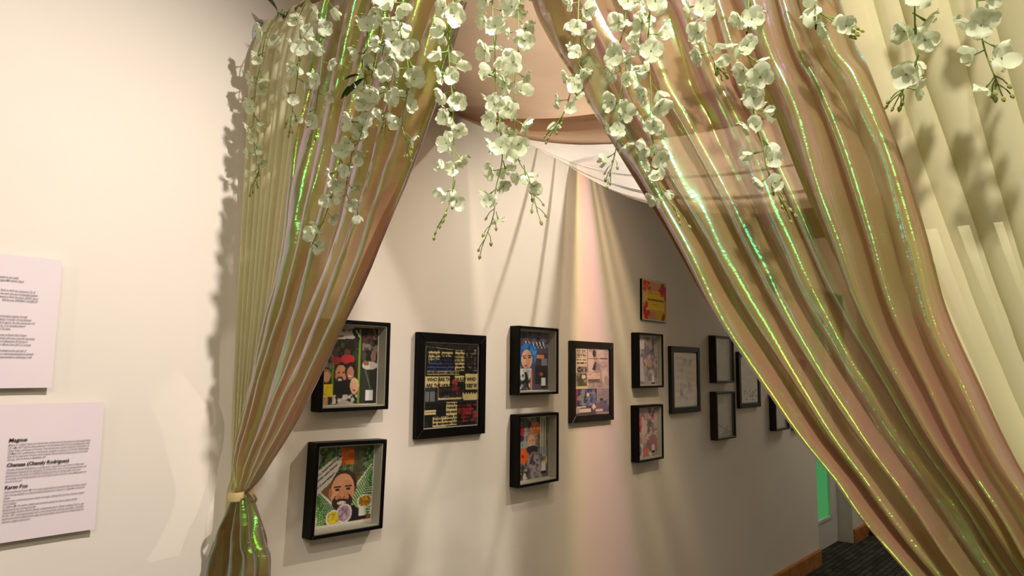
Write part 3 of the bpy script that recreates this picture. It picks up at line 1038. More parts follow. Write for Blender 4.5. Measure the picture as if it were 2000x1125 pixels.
HL = [(.10, 'WHO ARE THE THUGS? AND WHO ARE THE HEROES'), (.145, 'THUGS AND WHO ARE THE HEROES WHO ARE'), (.19, 'US AND WHO ARE THE HEROES? WHO ARE THE'),
      (.235, 'WHO ARE THE THUGS AND WHO ARE THE'), (.28, 'MAYBE HEROES? WHO ARE THE THUGS'), (.322, 'THE HEROES? WHO ARE THE THUGS'), (.365, 'HEROES? WHO ARE THE THUGS? WHO ARE')]
for y_, t_ in HL:
    hero_txt.append((.05, y_, .036, t_, .0004, .92, 0, 'black_ink'))
hero_txt += [(.05, .455, .062, 'WHO ARE THE THUGS? WHO', .0003, .90, 0, 'black_ink'), (.03, .525, .062, 'ARE THE HEROES? WHO ARE W', .0003, .95, -.02, 'black_ink'),
             (.30, .62, .07, 'ARE THEY', .0005, .34, 0, 'black_ink'), (.04, .745, .036, 'HEROES AND ELECTIONS AND WHO DECIDES', .0004, .92, 0, 'black_ink'),
             (.04, .79, .036, 'WHO ARE THE THUGS AND WHO ARE', .0004, .92, 0, 'black_ink'), (.20, .84, .036, 'THE THUGS AND', .0004, .4, 0, 'black_ink'),
             (.18, .895, .036, 'DOES IT TAKE TO BE A HERO', .0004, .72, 0, 'black_ink'), (.18, .935, .036, 'DOES A HERO LOOK LIKE', .0004, .66, 0, 'black_ink'),
             (.18, .975, .036, 'IS BEHIND THE', .0004, .45, 0, 'black_ink')]
framed('flat black poster frame with a dark collage of repeated hand-lettered lines', GP,
       *rect_px(((819.2, 648.1), (951.8, 656.0), (946.7, 846.4), (812.4, 859.2)), -0.022), 0.021, 0.032, paint_heroes(), recess=0.009, liner=False,
       texts=hero_txt, name='poster_frame')
framed('black shadow box with a blue-haired woman portrait, upper of its pair', GB,
       *rect_px(((1016, 636.5), (1092.9, 641.4), (1090, 768.8), (1011, 773)), BX), 0.049, 0.010, paint_bluehair())
framed('black shadow box with orange blossoms around a grey figure, lower of its pair', GB,
       *rect_px(((1014, 812), (1091, 804), (1092.6, 936.7), (1013.6, 956.5)), BX), 0.049, 0.010, paint_flowers())
framed('flat brown-black poster frame with a newspaper clippings collage under plastic', GP,
       *rect_px(((1117.6, 665.4), (1198.5, 669.6), (1199.4, 820.6), (1116.6, 826.3)), -0.022), 0.021, 0.030, paint_news(), 'brown_black_wood', recess=0.009,
       liner=False, sleeve=True, crumple=0.0014, name='poster_frame', gain=1.2)


def from_wall(wl, fr_, y):
    """left edge known on the wall plane (TL, BL), right edge known on the front plane (TR, BR)"""
    a, b_ = at(*wl[0], 'y', 0), at(*wl[1], 'y', 0)
    c, d_ = at(*fr_[0], 'y', y), at(*fr_[1], 'y', y)
    return ((a.x + b_.x) / 2, (c.x + d_.x) / 2, (b_.z + d_.z) / 2, (a.z + c.z) / 2)


B2 = -0.046
framed('black shadow box with a pale violet collage, just under the red and yellow sign', GB,
       *from_wall(((1232.5, 650.7), (1232.5, 758.9)), ((1297, 652), (1295.6, 755.4)), B2), 0.045, 0.010, paint_violet(), recess=.030, gain=1.7)
framed('black shadow box with a pink and blue collage, below the violet one', GB,
       *from_wall(((1232, 792.5), (1231, 903.8)), ((1297, 788.3), (1295.6, 894.8)), B2), 0.045, 0.010, paint_pinkblue(), recess=.030, gain=1.5)
framed('flat dark poster frame with a crumpled silvery plastic sleeve', GP,
       *rect_px(((1310.8, 676.7), (1367, 678), (1369, 803.9), (1313, 808.4)), -0.022), 0.021, 0.030, paint_grey(23, 1), 'brown_black_wood', recess=0.012,
       liner=False, sleeve=True, crumple=0.003, name='poster_frame')
framed('black shadow box with a pale grey page, upper of the third pair', GB,
       *from_wall(((1383.2, 655.2), (1385, 748.8)), ((1432.9, 658.3), (1435.3, 746.8)), B2), 0.045, 0.012, paint_grey(25, 4), 'brown_black_wood', liner=False, recess=.022)
framed('black shadow box with a grey page and white note, lower of the third pair', GB,
       *from_wall(((1386, 764.4), (1386.3, 859.8)), ((1437, 764.4), (1437.7, 855)), B2), 0.045, 0.012, paint_grey(27, 3), 'brown_black_wood', liner=False, recess=.022)
framed('flat dark poster frame with pencil strokes on a pale sheet, touching the curtain edge', GP,
       *rect_px(((1442.7, 686.9), (1484, 689), (1486.4, 794.3), (1445.6, 798)), -0.022), 0.021, 0.030, paint_grey(29, 2), 'brown_black_wood', recess=0.009,
       liner=False, sleeve=True, crumple=0.0012, name='poster_frame')
framed('black shadow box with a pale page, cut diagonally by the curtain edge', GB,
       *from_wall(((1501.5, 763.2), (1502.7, 842.3)), ((1541.5, 766), (1542.3, 837.5)), B2), 0.045, 0.012, paint_grey(31, 4), 'brown_black_wood', liner=False, recess=.022)
framed('farthest black frame, only a dark corner showing beside the curtain edge', GP,
       *from_wall(((1543, 700), (1544, 842)), ((1574, 704), (1575, 835)), -0.022), 0.021, 0.030, paint_grey(33, 2), 'brown_black_wood', recess=0.009,
       liner=False, name='poster_frame')

# the red and yellow sign
xl, xr, zb, zt = rect_px(((1253.6, 544.4), (1301.6, 552), (1302, 628.8), (1254.8, 624.8)), -0.014)
sg = empty('flower_sign')
sg.matrix_world = Matrix.Translation((xl, -0.001, zb)) @ WALLM @ Matrix.Rotation(math.radians(-0.6), 4, 'Z')
tag(sg, 'small red and yellow flower sign on the wall above the picture frames', 'sign')
MB().box(0, xr - xl, 0, zt - zb, 0, 0.012).build('board', 'black_wood', sg)
MB().box(0.0015, xr - xl - 0.0015, 0.0015, zt - zb - 0.0015, 0.012, 0.0126).build('white_border', 'mat_white', sg)
pr = paint_sign().build('print', xr - xl - 0.012, zt - zb - 0.012, 'print_ink', sg, Matrix.Translation((0.006, 0.006, 0.0134)))
pw, ph = xr - xl - 0.012, zt - zb - 0.012
for (x, y, s_, t_, wd) in ((.20, .50, .060, 'BLOOMING ROSES', .68), (.38, .605, .030, 'artists', .24), (.18, .75, .036, 'a community poetry exhibition', .68), (.40, .315, .032, 'Celebrate', .26)):
    text_mesh('lettering', t_, s_ * ph, 'ink', pr, Matrix.Translation((x * pw, (1 - y) * ph, 0.001)), 0.0004 if s_ > .05 else 0, wd * pw)

# ------------------------------------------------------------------ rod, bracket
RX, RZ = 0.962, 2.575
rod = MB().tube([(RX, -0.006, RZ), (RX, -2.34, RZ)], 0.013, 12).build('curtain_rod', 'dowel', None, True)
tag(rod, 'brown wooden curtain rod reaching out from the white wall bracket', 'curtain rod')
br = empty('rod_bracket', (RX, 0, RZ))
tag(br, 'small white rounded wall bracket holding the end of the curtain rod', 'bracket')
v, f = [], []
for k in range(20):
    a = 2 * math.pi * k / 20
    v += [(0.034 * math.cos(a), -0.0005, 0.050 * math.sin(a) - .012), (0.034 * math.cos(a), -0.006, 0.050 * math.sin(a) - .012), (0.028 * math.cos(a), -0.009, 0.043 * math.sin(a) - .012)]
for k in range(20):
    n = (k + 1) % 20
    for q in range(2):
        f.append((k * 3 + q, n * 3 + q, n * 3 + q + 1, k * 3 + q + 1))
f.append(tuple(k * 3 + 2 for k in range(20)))
mesh_obj('plate', v, f, 'bracket_white', br)
v, f = [], []
NC = 14
for i in range(NC):
    a = math.pi + math.pi * i / (NC - 1)
    for rr_, yy_ in ((0.0145, -0.009), (0.021, -0.009), (0.021, -0.034), (0.0145, -0.034)):
        v.append((rr_ * math.cos(a), yy_, rr_ * math.sin(a)))
for i in range(NC - 1):
    for q in range(4):
        f.append((i * 4 + q, (i + 1) * 4 + q, (i + 1) * 4 + (q + 1) % 4, i * 4 + (q + 1) % 4))
f += [(0, 1, 2, 3), tuple((NC - 1) * 4 + q for q in (3, 2, 1, 0))]
mesh_obj('cup', v, f, 'bracket_white', br)
for zz in (0.026, -0.048):
    MB().tube([(0, -0.009, zz), (0, -0.011, zz)], 0.004, 8).build('screw', 'liner_grey', br)

# ------------------------------------------------------------------ drapes
def resample(poly, n):
    P = [Vector(p) for p in poly]
    L_ = [0]
    for a, b_ in zip(P, P[1:]):
        L_.append(L_[-1] + (b_ - a).length)
    # smooth catmull-rom through the points
    out_ = []
    for i in range(n):
        s = L_[-1] * i / (n - 1)
        k = 0
        while k < len(P) - 2 and L_[k + 1] < s:
            k += 1
        t = (s - L_[k]) / max(1e-9, L_[k + 1] - L_[k])
        p0, p1, p2, p3 = P[max(k - 1, 0)], P[k], P[k + 1], P[min(k + 2, len(P) - 1)]
        q = 0.5 * ((2 * p1) + (p2 - p0) * t + (2 * p0 - 5 * p1 + 4 * p2 - p3) * t * t + (3 * p1 - p0 - 3 * p2 + p3) * t ** 3)
        out_.append(q)
    return out_


def drape(name, edge_a, edge_b, mat, parent, ridges, nu=200, nv=130, amp=lambda v: 0.03, seed=0, side=0.5, wander=0.015, sharp=1.6, crush=0.0, asym=0.0, vary=0.5):
    """cloth between two edge lines with folds running along it; ridges = fold positions across, 0..1"""
    A, B = resample(edge_a, nv), resample(edge_b, nv)
    P = []
    for i in range(nv):
        v = i / (nv - 1)
        a, b_ = A[i], B[i]
        ab = b_ - a
        wdt = ab.length
        if wdt < 1e-6:
            ab = Vector((0, -1, 0))
        along = (A[min(i + 1, nv - 1)] + B[min(i + 1, nv - 1)] - A[max(i - 1, 0)] - B[max(i - 1, 0)]).normalized()
        nrm = ab.normalized().cross(along)
        if nrm.x > 0:
            nrm = -nrm
        row = []
        for j in range(nu):
            u = j / (nu - 1)
            # phase between ridge centres
            uu = u + wander * noise.noise(Vector((u * 3.0, v * 2.6, seed))) + wander * .5 * noise.noise(Vector((u * 9.0, v * 5, seed + 4)))
            k = 0
            while k < len(ridges) - 2 and ridges[k + 1] < uu:
                k += 1
            t = (uu - ridges[k]) / (ridges[k + 1] - ridges[k])
            ka = k if t < .5 else k + 1
            asy = asym * noise.noise(Vector((ridges[k] * 31, seed, 1.7)))
            tt = min(1.0, max(0.0, t)) ** (2.0 ** asy)
            c = 0.5 + 0.5 * math.cos(2 * math.pi * tt)
            loc = max(.12, 0.75 + vary * noise.noise(Vector((ridges[min(ka, len(ridges) - 1)] * 17, v * 1.6, seed + 9))))
            h = abs(c) ** sharp * loc - 0.3
            sd = math.sin(2 * math.pi * tt) * side * 0.5
            am = amp(v)
            h2 = 0.16 * noise.noise(Vector((u * 14, v * 7, seed + 2)))
            if crush:
                h2 += crush * (noise.noise(Vector((u * 26 + v * 9, v * 16, seed + 6))))
            end = min(1.0, min(u, 1 - u) / 0.02)
            p = a + (b_ - a) * u + nrm * (am * (h * end + h2)) + ab.normalized() * (am * sd * end * min(1, wdt * 3))
            row.append(p)
        P.append(row)
    LAST['P'] = P
    return grid_obj(name, P, mat, parent)


LAST = {}


def hem(parent, c0, c1, mat):
    """turned-over hem: a second layer along the edge columns c0..c1 of the last drape"""
    P = [[p + Vector((-.003, 0, 0)) for p in row[c0:c1]] for row in LAST['P']]
    o_ = grid_obj('hem', P, mat, parent)
    o_.matrix_parent_inverse = parent.matrix_basis.inverted()


def pxs(lst, x):
    r_ = []
    for e in lst:
        r_.append(at(e[0], e[1], 'x', x if len(e) == 2 else e[2]))
    return r_


def V(x, y, z):
    return Vector((x, y, z))


def lerp(a, b_, t):
    return a + (b_ - a) * t


# ---- left curtain
lc = empty('sheer_curtain', (0.97, -0.1, 0))
tag(lc, 'cream sheer curtain hanging against the white wall, left of the arch', 'curtain', 'cream sheer curtains')
ea = [V(.952, -.026, RZ + .012)] + [at(a_, b_, 'y', -.026) for a_, b_ in ((489, 110), (482, 250), (473, 420), (461, 640), (453, 820), (452, 930))] + [V(.915, -.03, 1.22), V(.92, -.03, .8), V(.92, -.03, .35)]
eb = [V(.975, -.47, RZ + .012)] + pxs([(640, 110), (615, 220), (585, 400), (552, 600), (512, 780), (482, 930, .95)], .985) + [V(.935, -.085, 1.22), V(.94, -.14, .8), V(.94, -.16, .35)]
cs = drape('cloth', ea, eb, 'cream_sheer', lc, [-.02, .06, .17, .25, .36, .43, .55, .63, .74, .85, .93, 1.03], 150, 110,
           lambda v: .026 * (1 - .55 * v), 3, .6, .012, 1.0)
cs.matrix_parent_inverse = lc.matrix_basis.inverted()

lf = empty('film_curtain', (0.93, -0.1, 0))
tag(lf, 'rose-brown iridescent curtain left of the arch, tied with a ribbon near the wall', 'curtain', 'iridescent film curtains')
ea = [V(.945, -.36, RZ + .012)] + pxs([(622, 20, .945), (592, 200, .942), (566, 330, .94), (545, 500, .935), (512, 640, .925), (474, 800, .91), (453, 900, .90), (459, 962, .895)], .94)
eb = [V(.945, -1.0, RZ + .012)] + pxs([(915, 0, .945), (862, 170, .945), (800, 345, .94), (752, 450, .937), (690, 595, .93), (640, 700, .925), (575, 830, .915), (512, 930, .90), (484, 962, .895)], .94)
cs = drape('cloth', ea, eb, 'rose_film', lf, [-.05, .10, .27, .42, .58, .74, .88, 1.04], 220, 150,
           lambda v: lerp(.050, .030, v) if v < .9 else lerp(.030, .012, (v - .9) * 10), 11, .4, .04, 1.8, .05, 1.6, 1.0)
cs.matrix_parent_inverse = lf.matrix_basis.inverted()
hem(lf, 203, 220, 'rose_film')
ta, tb = at(459, 962, 'x', .895), at(484, 962, 'x', .895)
ea = [ta] + pxs([(452, 975), (436, 1010), (418, 1060), (402, 1125)], .89) + [V(.87, .0 - .03, .80), V(.86, -.03, .35)]
eb = [tb] + pxs([(492, 975), (505, 1020), (515, 1070), (524, 1125)], .89) + [V(.88, -.30, .80), V(.87, -.36, .35)]
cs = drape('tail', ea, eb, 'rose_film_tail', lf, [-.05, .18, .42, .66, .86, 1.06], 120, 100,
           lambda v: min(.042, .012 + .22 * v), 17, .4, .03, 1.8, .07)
cs.matrix_parent_inverse = lf.matrix_basis.inverted()
# ribbon band and its loop to the wall hook
tc_ = at(471.5, 965, 'x', .895)
v, f = [], []
for i in range(28):
    a = 2 * math.pi * i / 28
    rx_, ry_ = .030 + .002 * math.sin(3 * a), .026
    for dz, k in ((.011, 1.0), (.0, 1.06), (-.011, 1.0)):
        v.append((tc_.x + rx_ * k * math.cos(a), tc_.y + ry_ * k * math.sin(a), tc_.z + dz + .004 * math.cos(a)))
for i in range(28):
    n = (i + 1) % 28
    for q in range(2):
        f.append((i * 3 + q, n * 3 + q, n * 3 + q + 1, i * 3 + q + 1))
tb_ = mesh_obj('tie_ribbon', v, f, 'ribbon', lf, True)
tb_.matrix_parent_inverse = lf.matrix_basis.inverted()
lp = MB()
lp.tube([V(tc_.x + .026 + .016 * math.sin(q * .45), tc_.y + .004 + .012 * math.cos(q * .45), tc_.z - .010 - .016 * math.sin(q * .45 + .6)) for q in range(15)], .0035, 6)
o = lp.build('ribbon_loop', 'ribbon', lf, True)
o.matrix_parent_inverse = lf.matrix_basis.inverted()

# ---- right curtain
rc = empty('sheer_curtain', (1.0, -2.0, 0))
tag(rc, 'cream sheer curtain in tall pleats at the right edge of the picture', 'curtain', 'cream sheer curtains')
TY, TZ = -1.96, 1.02
ea = [V(1.03, -1.36, RZ + .012), V(1.03, -1.42, 2.2), V(1.03, -1.50, 1.9), V(1.03, -1.62, 1.6), V(.99, -1.80, 1.25), V(.98, TY + .05, TZ), V(.98, TY + .02, .5)]
eb = [V(1.01, -2.33, RZ + .012), V(1.01, -2.30, 2.2), V(1.01, -2.26, 1.9), V(1.01, -2.20, 1.6), V(.985, -2.10, 1.25), V(.98, TY - .05, TZ), V(.98, TY - .14, .5)]
cs = drape('cloth', ea, eb, 'cream_sheer', rc, [-.03, .05, .12, .18, .235, .28, .335, .39, .44, .50, .57, .64, .72, .80, .88, .95, 1.03], 240, 110,
           lambda v: .046, 23, .9, .010, 1.2)
cs.matrix_parent_inverse = rc.matrix_basis.inverted()

rf = empty('film_curtain', (0.95, -1.9, 0))
tag(rf, 'wide rose-brown iridescent curtain sweeping down right across the arch with green glints', 'curtain', 'iridescent film curtains')
ea = [V(.95, -1.0, RZ + .012)] + pxs([(1040, 0), (1132, 170), (1200, 285), (1290, 430), (1385, 590), (1475, 720), (1561, 842), (1634, 932), (1684, 1001), (1788, 1125)], .95) + [V(.95, -1.80, 1.20), V(.95, TY + .035, TZ)]
eb = [V(.95, -1.50, RZ + .012)] + pxs([(1642, 0), (1700, 140), (1762, 310), (1810, 460), (1852, 610), (1918, 760), (1985, 900)], .95) + [V(.95, -1.79, 1.42), V(.95, -1.86, 1.22), V(.95, TY - .035, TZ)]
cs = drape('cloth', ea, eb, 'rose_film', rf, [-.08, .045, .20, .36, .52, .62, .74, .83, .94, 1.07], 300, 190,
           lambda v: lerp(.054, .040, v / .75) if v < .75 else lerp(.040, .016, (v - .75) * 4), 31, .3, .06, 2.0, .10, 1.8, 1.5)
cs.matrix_parent_inverse = rf.matrix_basis.inverted()
hem(rf, 0, 30, 'rose_film')
ea = [V(.95, TY + .035, TZ), V(.94, TY + .08, .85), V(.93, TY + .14, .5)]
eb = [V(.95, TY - .035, TZ), V(.94, TY - .10, .85), V(.93, TY - .2, .5)]
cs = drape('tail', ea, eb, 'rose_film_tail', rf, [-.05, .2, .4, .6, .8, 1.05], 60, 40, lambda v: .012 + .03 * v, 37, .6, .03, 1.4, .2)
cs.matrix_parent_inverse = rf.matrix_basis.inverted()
v, f = [], []
for i in range(24):
    a = 2 * math.pi * i / 24
    for dz in (.011, -.011):
        v.append((.95 + .036 * math.cos(a), TY + .044 * math.sin(a), TZ + dz))
for i in range(24):
    n = (i + 1) % 24
    f.append((i * 2, n * 2, n * 2 + 1, i * 2 + 1))
o = mesh_obj('tie_ribbon', v, f, 'ribbon', rf, True)
o.matrix_parent_inverse = rf.matrix_basis.inverted()

# ------------------------------------------------------------------ canopies under the passage ceiling
def canopy(name, label, prof, mat, nu=90, seed=1, yw=(-.004, -2.345), rip=.006, per=5, shape=2.0):
    """prof: (x, z at the walls, sag at mid passage); smooth sheet from wall to wall"""
    R_ = resample([Vector((a, b_, c)) for a, b_, c in prof], len(prof) * per)
    P = []
    for i, q in enumerate(R_):
        row = []
        for j in range(nu):
            t = j / (nu - 1)
            y = lerp(yw[0], yw[1], t)
            s = 1 - abs(2 * t - 1) ** shape
            gather = math.sqrt(max(0, s))
            xx = prof[-1][0] + (q.x - prof[-1][0]) * (1.0)
            z = q.y - q.z * s + rip * gather * noise.noise(Vector((i * .5, t * 5, seed))) + .4 * rip * noise.noise(Vector((i * 1.3, t * 14, seed)))
            row.append(Vector((xx + rip * noise.noise(Vector((i * .3, t * 4, seed + 7))), y, z)))
        P.append(row)
    o_ = grid_obj(name, P, mat)
    tag(o_, label, 'canopy', 'fabric swags under the passage ceiling')
    return o_


canopy('fabric_canopy', 'blush sheer fabric swag just behind the arch, with a rolled lower hem',
       [(1.085, 2.605, .0), (1.18, 2.59, .03), (1.40, 2.57, .08), (1.58, 2.562, .115), (1.64, 2.560, .135), (1.66, 2.558, .142), (1.72, 2.558, .140), (1.785, 2.558, .155), (1.80, 2.557, .185),
        (1.73, 2.556, .210), (1.66, 2.556, .226), (1.70, 2.555, .245), (1.76, 2.554, .268), (1.765, 2.553, .290), (1.70, 2.552, .315)], 'blush_sheer', 100, 3, shape=2.4)
canopy('fabric_canopy', 'bright white sheer fabric swag, the second one into the passage',
       [(1.80, 2.63, .04), (1.95, 2.60, .14), (2.10, 2.565, .22), (2.22, 2.545, .268), (2.245, 2.541, .276), (2.228, 2.540, .282), (2.25, 2.539, .285), (2.31, 2.532, .305), (2.372, 2.528, .318), (2.352, 2.526, .326), (2.376, 2.524, .332), (2.42, 2.521, .345), (2.46, 2.518, .36)], 'white_sheer', 90, 5, shape=2.6, rip=.008)
# film sheet: fold shade and pink light for the wall put into tint bands
mt, nt, out = new_mat('pink_gobo_film')
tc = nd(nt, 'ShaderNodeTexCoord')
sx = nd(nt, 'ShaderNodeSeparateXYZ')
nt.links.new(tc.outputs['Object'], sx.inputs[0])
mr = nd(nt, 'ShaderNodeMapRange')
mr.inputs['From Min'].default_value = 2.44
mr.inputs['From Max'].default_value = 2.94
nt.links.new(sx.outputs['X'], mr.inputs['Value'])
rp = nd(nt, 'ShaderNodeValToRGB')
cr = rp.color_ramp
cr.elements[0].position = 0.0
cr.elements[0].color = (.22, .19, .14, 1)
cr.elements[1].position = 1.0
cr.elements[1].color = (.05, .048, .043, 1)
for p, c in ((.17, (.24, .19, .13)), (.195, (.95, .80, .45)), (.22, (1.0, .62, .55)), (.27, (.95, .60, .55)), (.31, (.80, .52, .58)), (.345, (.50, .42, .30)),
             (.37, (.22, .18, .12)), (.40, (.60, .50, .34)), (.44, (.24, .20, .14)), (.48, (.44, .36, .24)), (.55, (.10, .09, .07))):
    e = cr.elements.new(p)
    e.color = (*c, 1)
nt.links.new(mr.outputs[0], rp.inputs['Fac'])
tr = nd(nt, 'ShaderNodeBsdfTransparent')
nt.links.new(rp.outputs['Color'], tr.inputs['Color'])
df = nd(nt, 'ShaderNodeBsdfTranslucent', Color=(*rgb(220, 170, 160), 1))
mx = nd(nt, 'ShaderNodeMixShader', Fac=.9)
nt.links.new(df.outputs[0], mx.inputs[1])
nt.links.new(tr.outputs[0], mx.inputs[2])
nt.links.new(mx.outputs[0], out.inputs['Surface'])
canopy('fabric_canopy', 'pink iridescent film canopy stretched farther into the passage, banded to shape the wall light',
       [(2.47, 2.535, .0), (2.55, 2.54, .0), (2.64, 2.545, .0), (2.74, 2.55, .0), (2.9, 2.56, .01), (3.3, 2.57, .02), (4.2, 2.58, .03), (5.4, 2.60, .03)], 'pink_gobo_film', 60, 8, rip=.003, per=4)

# ------------------------------------------------------------------ flower garlands
rnd = random.Random(42)


def petal_mesh(name, L_, W_, cup, ruffle, seed, notch=0.0):
    nr, nc = 6, 5
    v = []
    for i in range(nr):
        t = i / (nr - 1)
        q_ = (t - .58) / (.60 if t < .58 else .455)
        hw = W_ * .5 * math.sqrt(max(.02, 1 - q_ * q_))
        for j in range(nc):
            s = (j / (nc - 1)) * 2 - 1
            x = s * hw
            y = L_ * t + (-notch * L_ * (1 - abs(s)) if i == nr - 1 else 0) - .05 * L_ * s * s * t
            z = cup * L_ * (t ** 2) * .5 + cup * W_ * .35 * s * s * t + ruffle * L_ * t * t * noise.noise(Vector((s * 1.7, t * 2.2, seed * 3.7)))
            v.append((x, y, z))
    f = [(i * nc + j, i * nc + j + 1, (i + 1) * nc + j + 1, (i + 1) * nc + j) for i in range(nr - 1) for j in range(nc - 1)]
    me = bpy.data.meshes.new(name)
    me.from_pydata(v, [], f)
    me.polygons.foreach_set('use_smooth', [True] * len(f))
    me.materials.append(MATS['petal_white'])
    return me


PET = [petal_mesh('petal', .026, .027, .35, .30, 1), petal_mesh('petal', .024, .025, .10, .45, 2, .1), petal_mesh('petal', .028, .024, .55, .25, 3),
       petal_mesh('petal', .020, .018, .25, .35, 4), petal_mesh('petal', .025, .029, -.15, .5, 5, .08), petal_mesh('petal', .022, .017, .7, .2, 6)]
mb = MB()
mb.tube([(0, 0, -.020), (0, .001, -.008), (0, 0, 0)], [.0011, .0012, .0022], 5)
mb.tube([(0, 0, 0), (0, 0, .004)], [.0022, .0012], 5)
CALYX = bpy.data.meshes.new('flower')
CALYX.from_pydata(mb.v, [], mb.f)
CALYX.materials.append(MATS['stem_green'])
mb = MB()
mb.tube([(0, 0, 0), (0, 0, .003), (0, 0, .0065), (0, 0, .009)], [.0010, .0030, .0024, .0004], 6)
BUD = bpy.data.meshes.new('bud')
BUD.from_pydata(mb.v, [], mb.f)
BUD.materials.append(MATS['bud_green'])


def leaf_mesh(L_, W_):
    nr = 7
    v, f = [], []
    for i in range(nr):
        t = i / (nr - 1)
        hw = W_ * .5 * math.sin(math.pi * min(1, t * .96 + .02)) ** .8
        for s in (-1, 0, 1):
            v.append((s * hw, L_ * t, -.25 * L_ * t * t + .25 * abs(s) * hw))
    for i in range(nr - 1):
        for j in range(2):
            f.append((i * 3 + j, i * 3 + j + 1, (i + 1) * 3 + j + 1, (i + 1) * 3 + j))
    me = bpy.data.meshes.new('leaf')
    me.from_pydata(v, [], f)
    me.materials.append(MATS['leaf_green'])
    return me


LEAF = leaf_mesh(.060, .016)
LEAF2 = leaf_mesh(.050, .030)


def garland(label, pts, x, n, tip=True, leaves=(), scale=1.0, twigs=3, spread=.007, xtop=None):
    """pts: photo points the strand passes, all on the plane x; it hangs from the rod"""
    n = int(n * 1.3)
    scale *= 1.06 if pts[0][0] < 1060 else .84
    path = pxs(pts, x)
    top = path[0]
    hang = Vector((RX - .022 if xtop is None else xtop, top.y + (rnd.random() - .5) * .04, RZ + .012))
    full = [hang] + path if hang.z > top.z + .05 else path
    root = empty('flower_garland', tuple(hang))
    tag(root, label, 'garland', 'white flower garlands hanging from the rod')
    C = resample(full, 60)
    org = hang
    mb = MB()
    mb.tube([p - org for p in C], [.0016 - .0007 * i / 59 for i in range(60)], 5)
    mb.build('stem', 'stem_green', root, True)
    vis = resample(path, 80)
    ang = rnd.random() * 6
    # flowers along the visible run, a few above it
    spots = [lerp(0.0, .86 if tip else .97, (i + .3 * rnd.random()) / max(1, n - 1)) for i in range(n)]
    pos = [vis[min(79, int(t * 79))] for t in spots]
    if hang.z > top.z + .12:
        k = min(3, int((hang.z - top.z) / .05))
        dn = (hang - top).normalized()
        pos = [top + dn * .035 * (q + 1) for q in range(k)] + pos
    for i, p in enumerate(pos):
        ang += 2.4 + rnd.uniform(-.5, .5)
        t = i / max(1, len(pos) - 1)
        off = Vector((math.cos(ang), math.sin(ang), rnd.uniform(-.5, .15))).normalized()
        sc_ = scale * rnd.uniform(.82, 1.12) * (1 - .22 * t)
        d = Vector((off.x * .9 - .55, off.y * .9, off.z - .25)).normalized()   # blossoms turn out and droop
        q = d.to_track_quat('Z', 'Y')
        M = Matrix.Translation(p - org + off * spread * scale + d * .009 * scale) @ q.to_matrix().to_4x4() @ Matrix.Rotation(rnd.uniform(0, 6.28), 4, 'Z') @ Matrix.Scale(sc_, 4)
        fl = link('flower', CALYX, root, M)
        kind = rnd.random()
        if kind < .5:
            sets = [(a, PET[rnd.choice((0, 1, 4))], rnd.uniform(.05, .5)) for a in (0.2, 1.55, 3.2, 4.75)]
        elif kind < .75:
            sets = [(a * 1.2566, PET[rnd.choice((1, 3, 4))], rnd.uniform(.1, .5)) for a in range(5)]
        else:
            sets = [(0.3, PET[2], .7), (2.6, PET[0], .5), (4.4, PET[rnd.choice((3, 5))], .9)]
        for a, me, lift in sets:
            pm_ = Matrix.Translation((0, 0, .002)) @ Matrix.Rotation(a + rnd.uniform(-.15, .15), 4, 'Z') @ Matrix.Rotation(lift, 4, 'X') @ Matrix.Scale(rnd.uniform(.88, 1.12), 4)
            link('petal', me, fl, pm_)
    if tip:
        for q in range(twigs + 3):
            t = lerp(.86, 1.0, q / (twigs + 2))
            p = vis[min(79, int(t * 79))]
            dn = (vis[79] - vis[60]).normalized()
            off = Vector((rnd.uniform(-1, 1), rnd.uniform(-1, 1), 0)).normalized() if q < twigs + 2 else Vector((0, 0, 0))
            e = p + (dn * .016 + off * .010) * scale
            tw = MB().tube([p - org, p - org + (dn * .008 + off * .007) * scale, e - org], .0008, 4).build('twig', 'stem_green', root, True)
            link('bud', BUD, root, Matrix.Translation(e - org) @ (dn + off * .3).to_track_quat('Z', 'Y').to_matrix().to_4x4() @ Matrix.Scale(scale * rnd.uniform(.8, 1.1), 4))
    for (lx, ly, ldx, ldz, s_) in leaves:
        p = at(lx, ly, 'x', x - .012)
        d = Vector((-.25, ldx, ldz)).normalized()
        M = Matrix.Translation(p - org) @ d.to_track_quat('Y', 'Z').to_matrix().to_4x4() @ Matrix.Scale(s_, 4)
        link('leaf', LEAF, root, M)
    return root


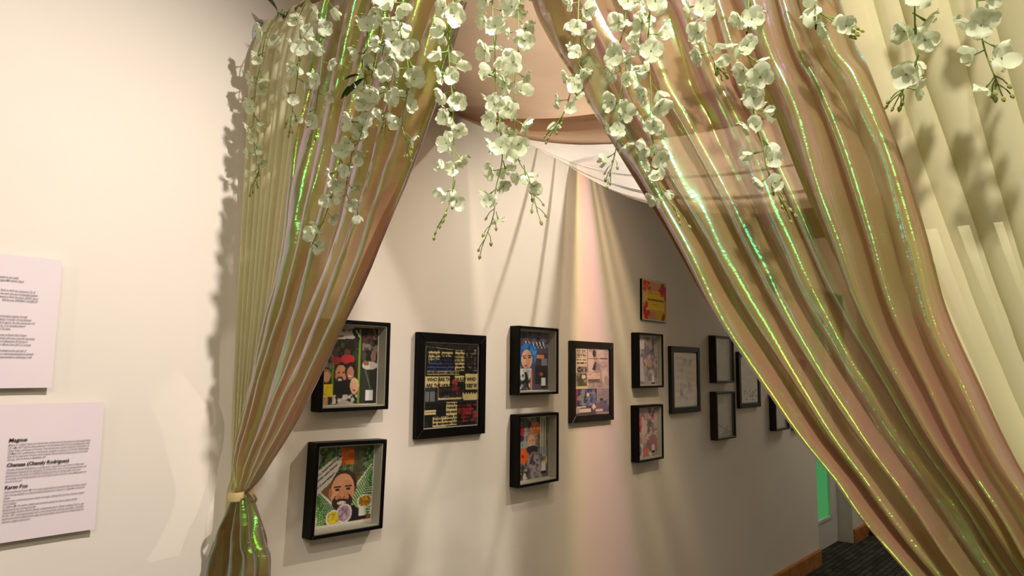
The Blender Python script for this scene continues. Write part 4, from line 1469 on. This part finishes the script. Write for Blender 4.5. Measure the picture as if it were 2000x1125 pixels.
XF = .895   # in front of the film
G = [
    ('white flower garland over the left cream curtain, nearest the wall', [(522, 62), (510, 120), (500, 165), (496, 225), (497, 290), (506, 330), (490, 366)], .895, 13, {}),
    ('white flower garland along the left border of the cream and rose curtains', [(588, 20), (586, 80), (582, 140), (575, 190), (566, 250)], .90, 9, dict(scale=1.0)),
    ('white flower garland second from the cream curtain, over the first green glints', [(640, 5), (632, 40), (630, 95), (625, 150), (618, 200), (608, 268)], .88, 9, {}),
    ('long white flower garland lying on the left rose curtain, ending lowest', [(722, 20), (716, 110), (700, 235), (668, 300), (655, 360), (636, 420), (606, 484)], .880, 18,
     dict(leaves=((716, 95, .25, -.9, .9), (712, 128, -.7, -.3, .7), (712, 152, .9, -.35, 1.0), (698, 160, 1, -.4, .9), (705, 146, .7, .1, .7)), tip=False)),
    ('white flower garland with a bare stem end, right of the long one on rose curtain', [(712, 230), (690, 290), (682, 330), (676, 375), (694, 410)], .885, 8, dict(tip=False, scale=.95)),
    ('white flower garland with dense blossoms in the middle of the left rose curtain', [(752, 5), (757, 60), (746, 110), (752, 160), (756, 205), (752, 250)], .880, 10, {}),
    ('brightest white flower garland, near the right edge of the left rose curtain', [(786, 5), (782, 60), (796, 120), (796, 180), (785, 240), (800, 296)], .885, 13, dict(scale=1.05)),
    ('white flower garland hanging just past the edge of the left rose curtain', [(884, 5), (876, 60), (878, 130), (884, 200), (886, 300), (882, 385), (854, 445)], .885, 19, {}),
    ('white flower garland in the arch opening, the one ending lowest', [(962, 5), (966, 90), (968, 170), (976, 240), (981, 310), (968, 370), (964, 420), (942, 480)], .92, 18, {}),
    ('white flower garland in the arch opening, curling right at its end', [(1012, 5), (1013, 80), (1006, 160), (1004, 240), (1012, 310), (1032, 345), (1050, 415)], .93, 16, {}),
    ('white flower garland beside the edge of the wide rose curtain', [(1130, 5), (1134, 70), (1130, 125), (1114, 180), (1104, 215), (1076, 262)], .90, 11, {}),
    ('white flower garland on the wide rose curtain, left of a close pair', [(1222, 5), (1218, 60), (1204, 110), (1216, 150), (1206, 215), (1206, 275), (1190, 345)], .89, 13, {}),
    ('white flower garland on the wide rose curtain, right of a close pair', [(1270, 5), (1266, 70), (1268, 130), (1272, 190), (1270, 250), (1284, 320), (1290, 370), (1336, 425)], .885, 16, {}),
    ('short white flower garland on the wide rose curtain beside a cyan glint', [(1366, 5), (1372, 50), (1382, 90), (1402, 136)], .89, 6, {}),
    ('long white flower garland in front of the bright pink patch', [(1462, 5), (1458, 60), (1462, 110), (1482, 165), (1472, 215), (1490, 285), (1500, 335), (1536, 412)], .885, 14, dict(scale=.95)),
    ('short white flower garland at the top where rose and cream curtains meet', [(1590, 2), (1600, 22), (1622, 38), (1654, 56)], .89, 4, dict(scale=.95)),
    ('white flower garland in front of the right cream pleats, nearer the rose curtain', [(1786, 2), (1788, 50), (1792, 110), (1756, 188)], .915, 6, {}),
    ('white flower garland in front of the right cream pleats, nearest the picture edge', [(1908, 2), (1914, 50), (1924, 100), (1950, 168)], .915, 6, {}),
]
for lab, pts, x, n, kw in G:
    garland(lab, pts, x, n, **kw)

# leafy vine wound along the rod
vn = empty('leafy_vine', (RX, 0, RZ))
tag(vn, 'dark green leafy vine wound along the curtain rod', 'vine')
mb = MB()
pts = []
for i in range(120):
    y = -.03 - 2.2 * i / 119
    a = i * .55
    pts.append((.021 * math.cos(a) , y, .021 * math.sin(a) + .002))
mb.tube(pts, .003, 5)
mb.build('stem', 'leaf_green', vn, True)
for i in range(46):
    y = -.10 - 2.05 * i / 45
    a = rnd.uniform(0, 6.28)
    d = Vector((-.5 + .8 * math.cos(a), rnd.uniform(-.6, .6), .75 * math.sin(a) + .2)).normalized()
    M = Matrix.Translation((-.012 + .02 * math.cos(a), y, .024 * abs(math.sin(a)))) @ d.to_track_quat('Y', 'Z').to_matrix().to_4x4() @ Matrix.Scale(rnd.uniform(.7, 1.25), 4)
    link('leaf', LEAF2, vn, M)
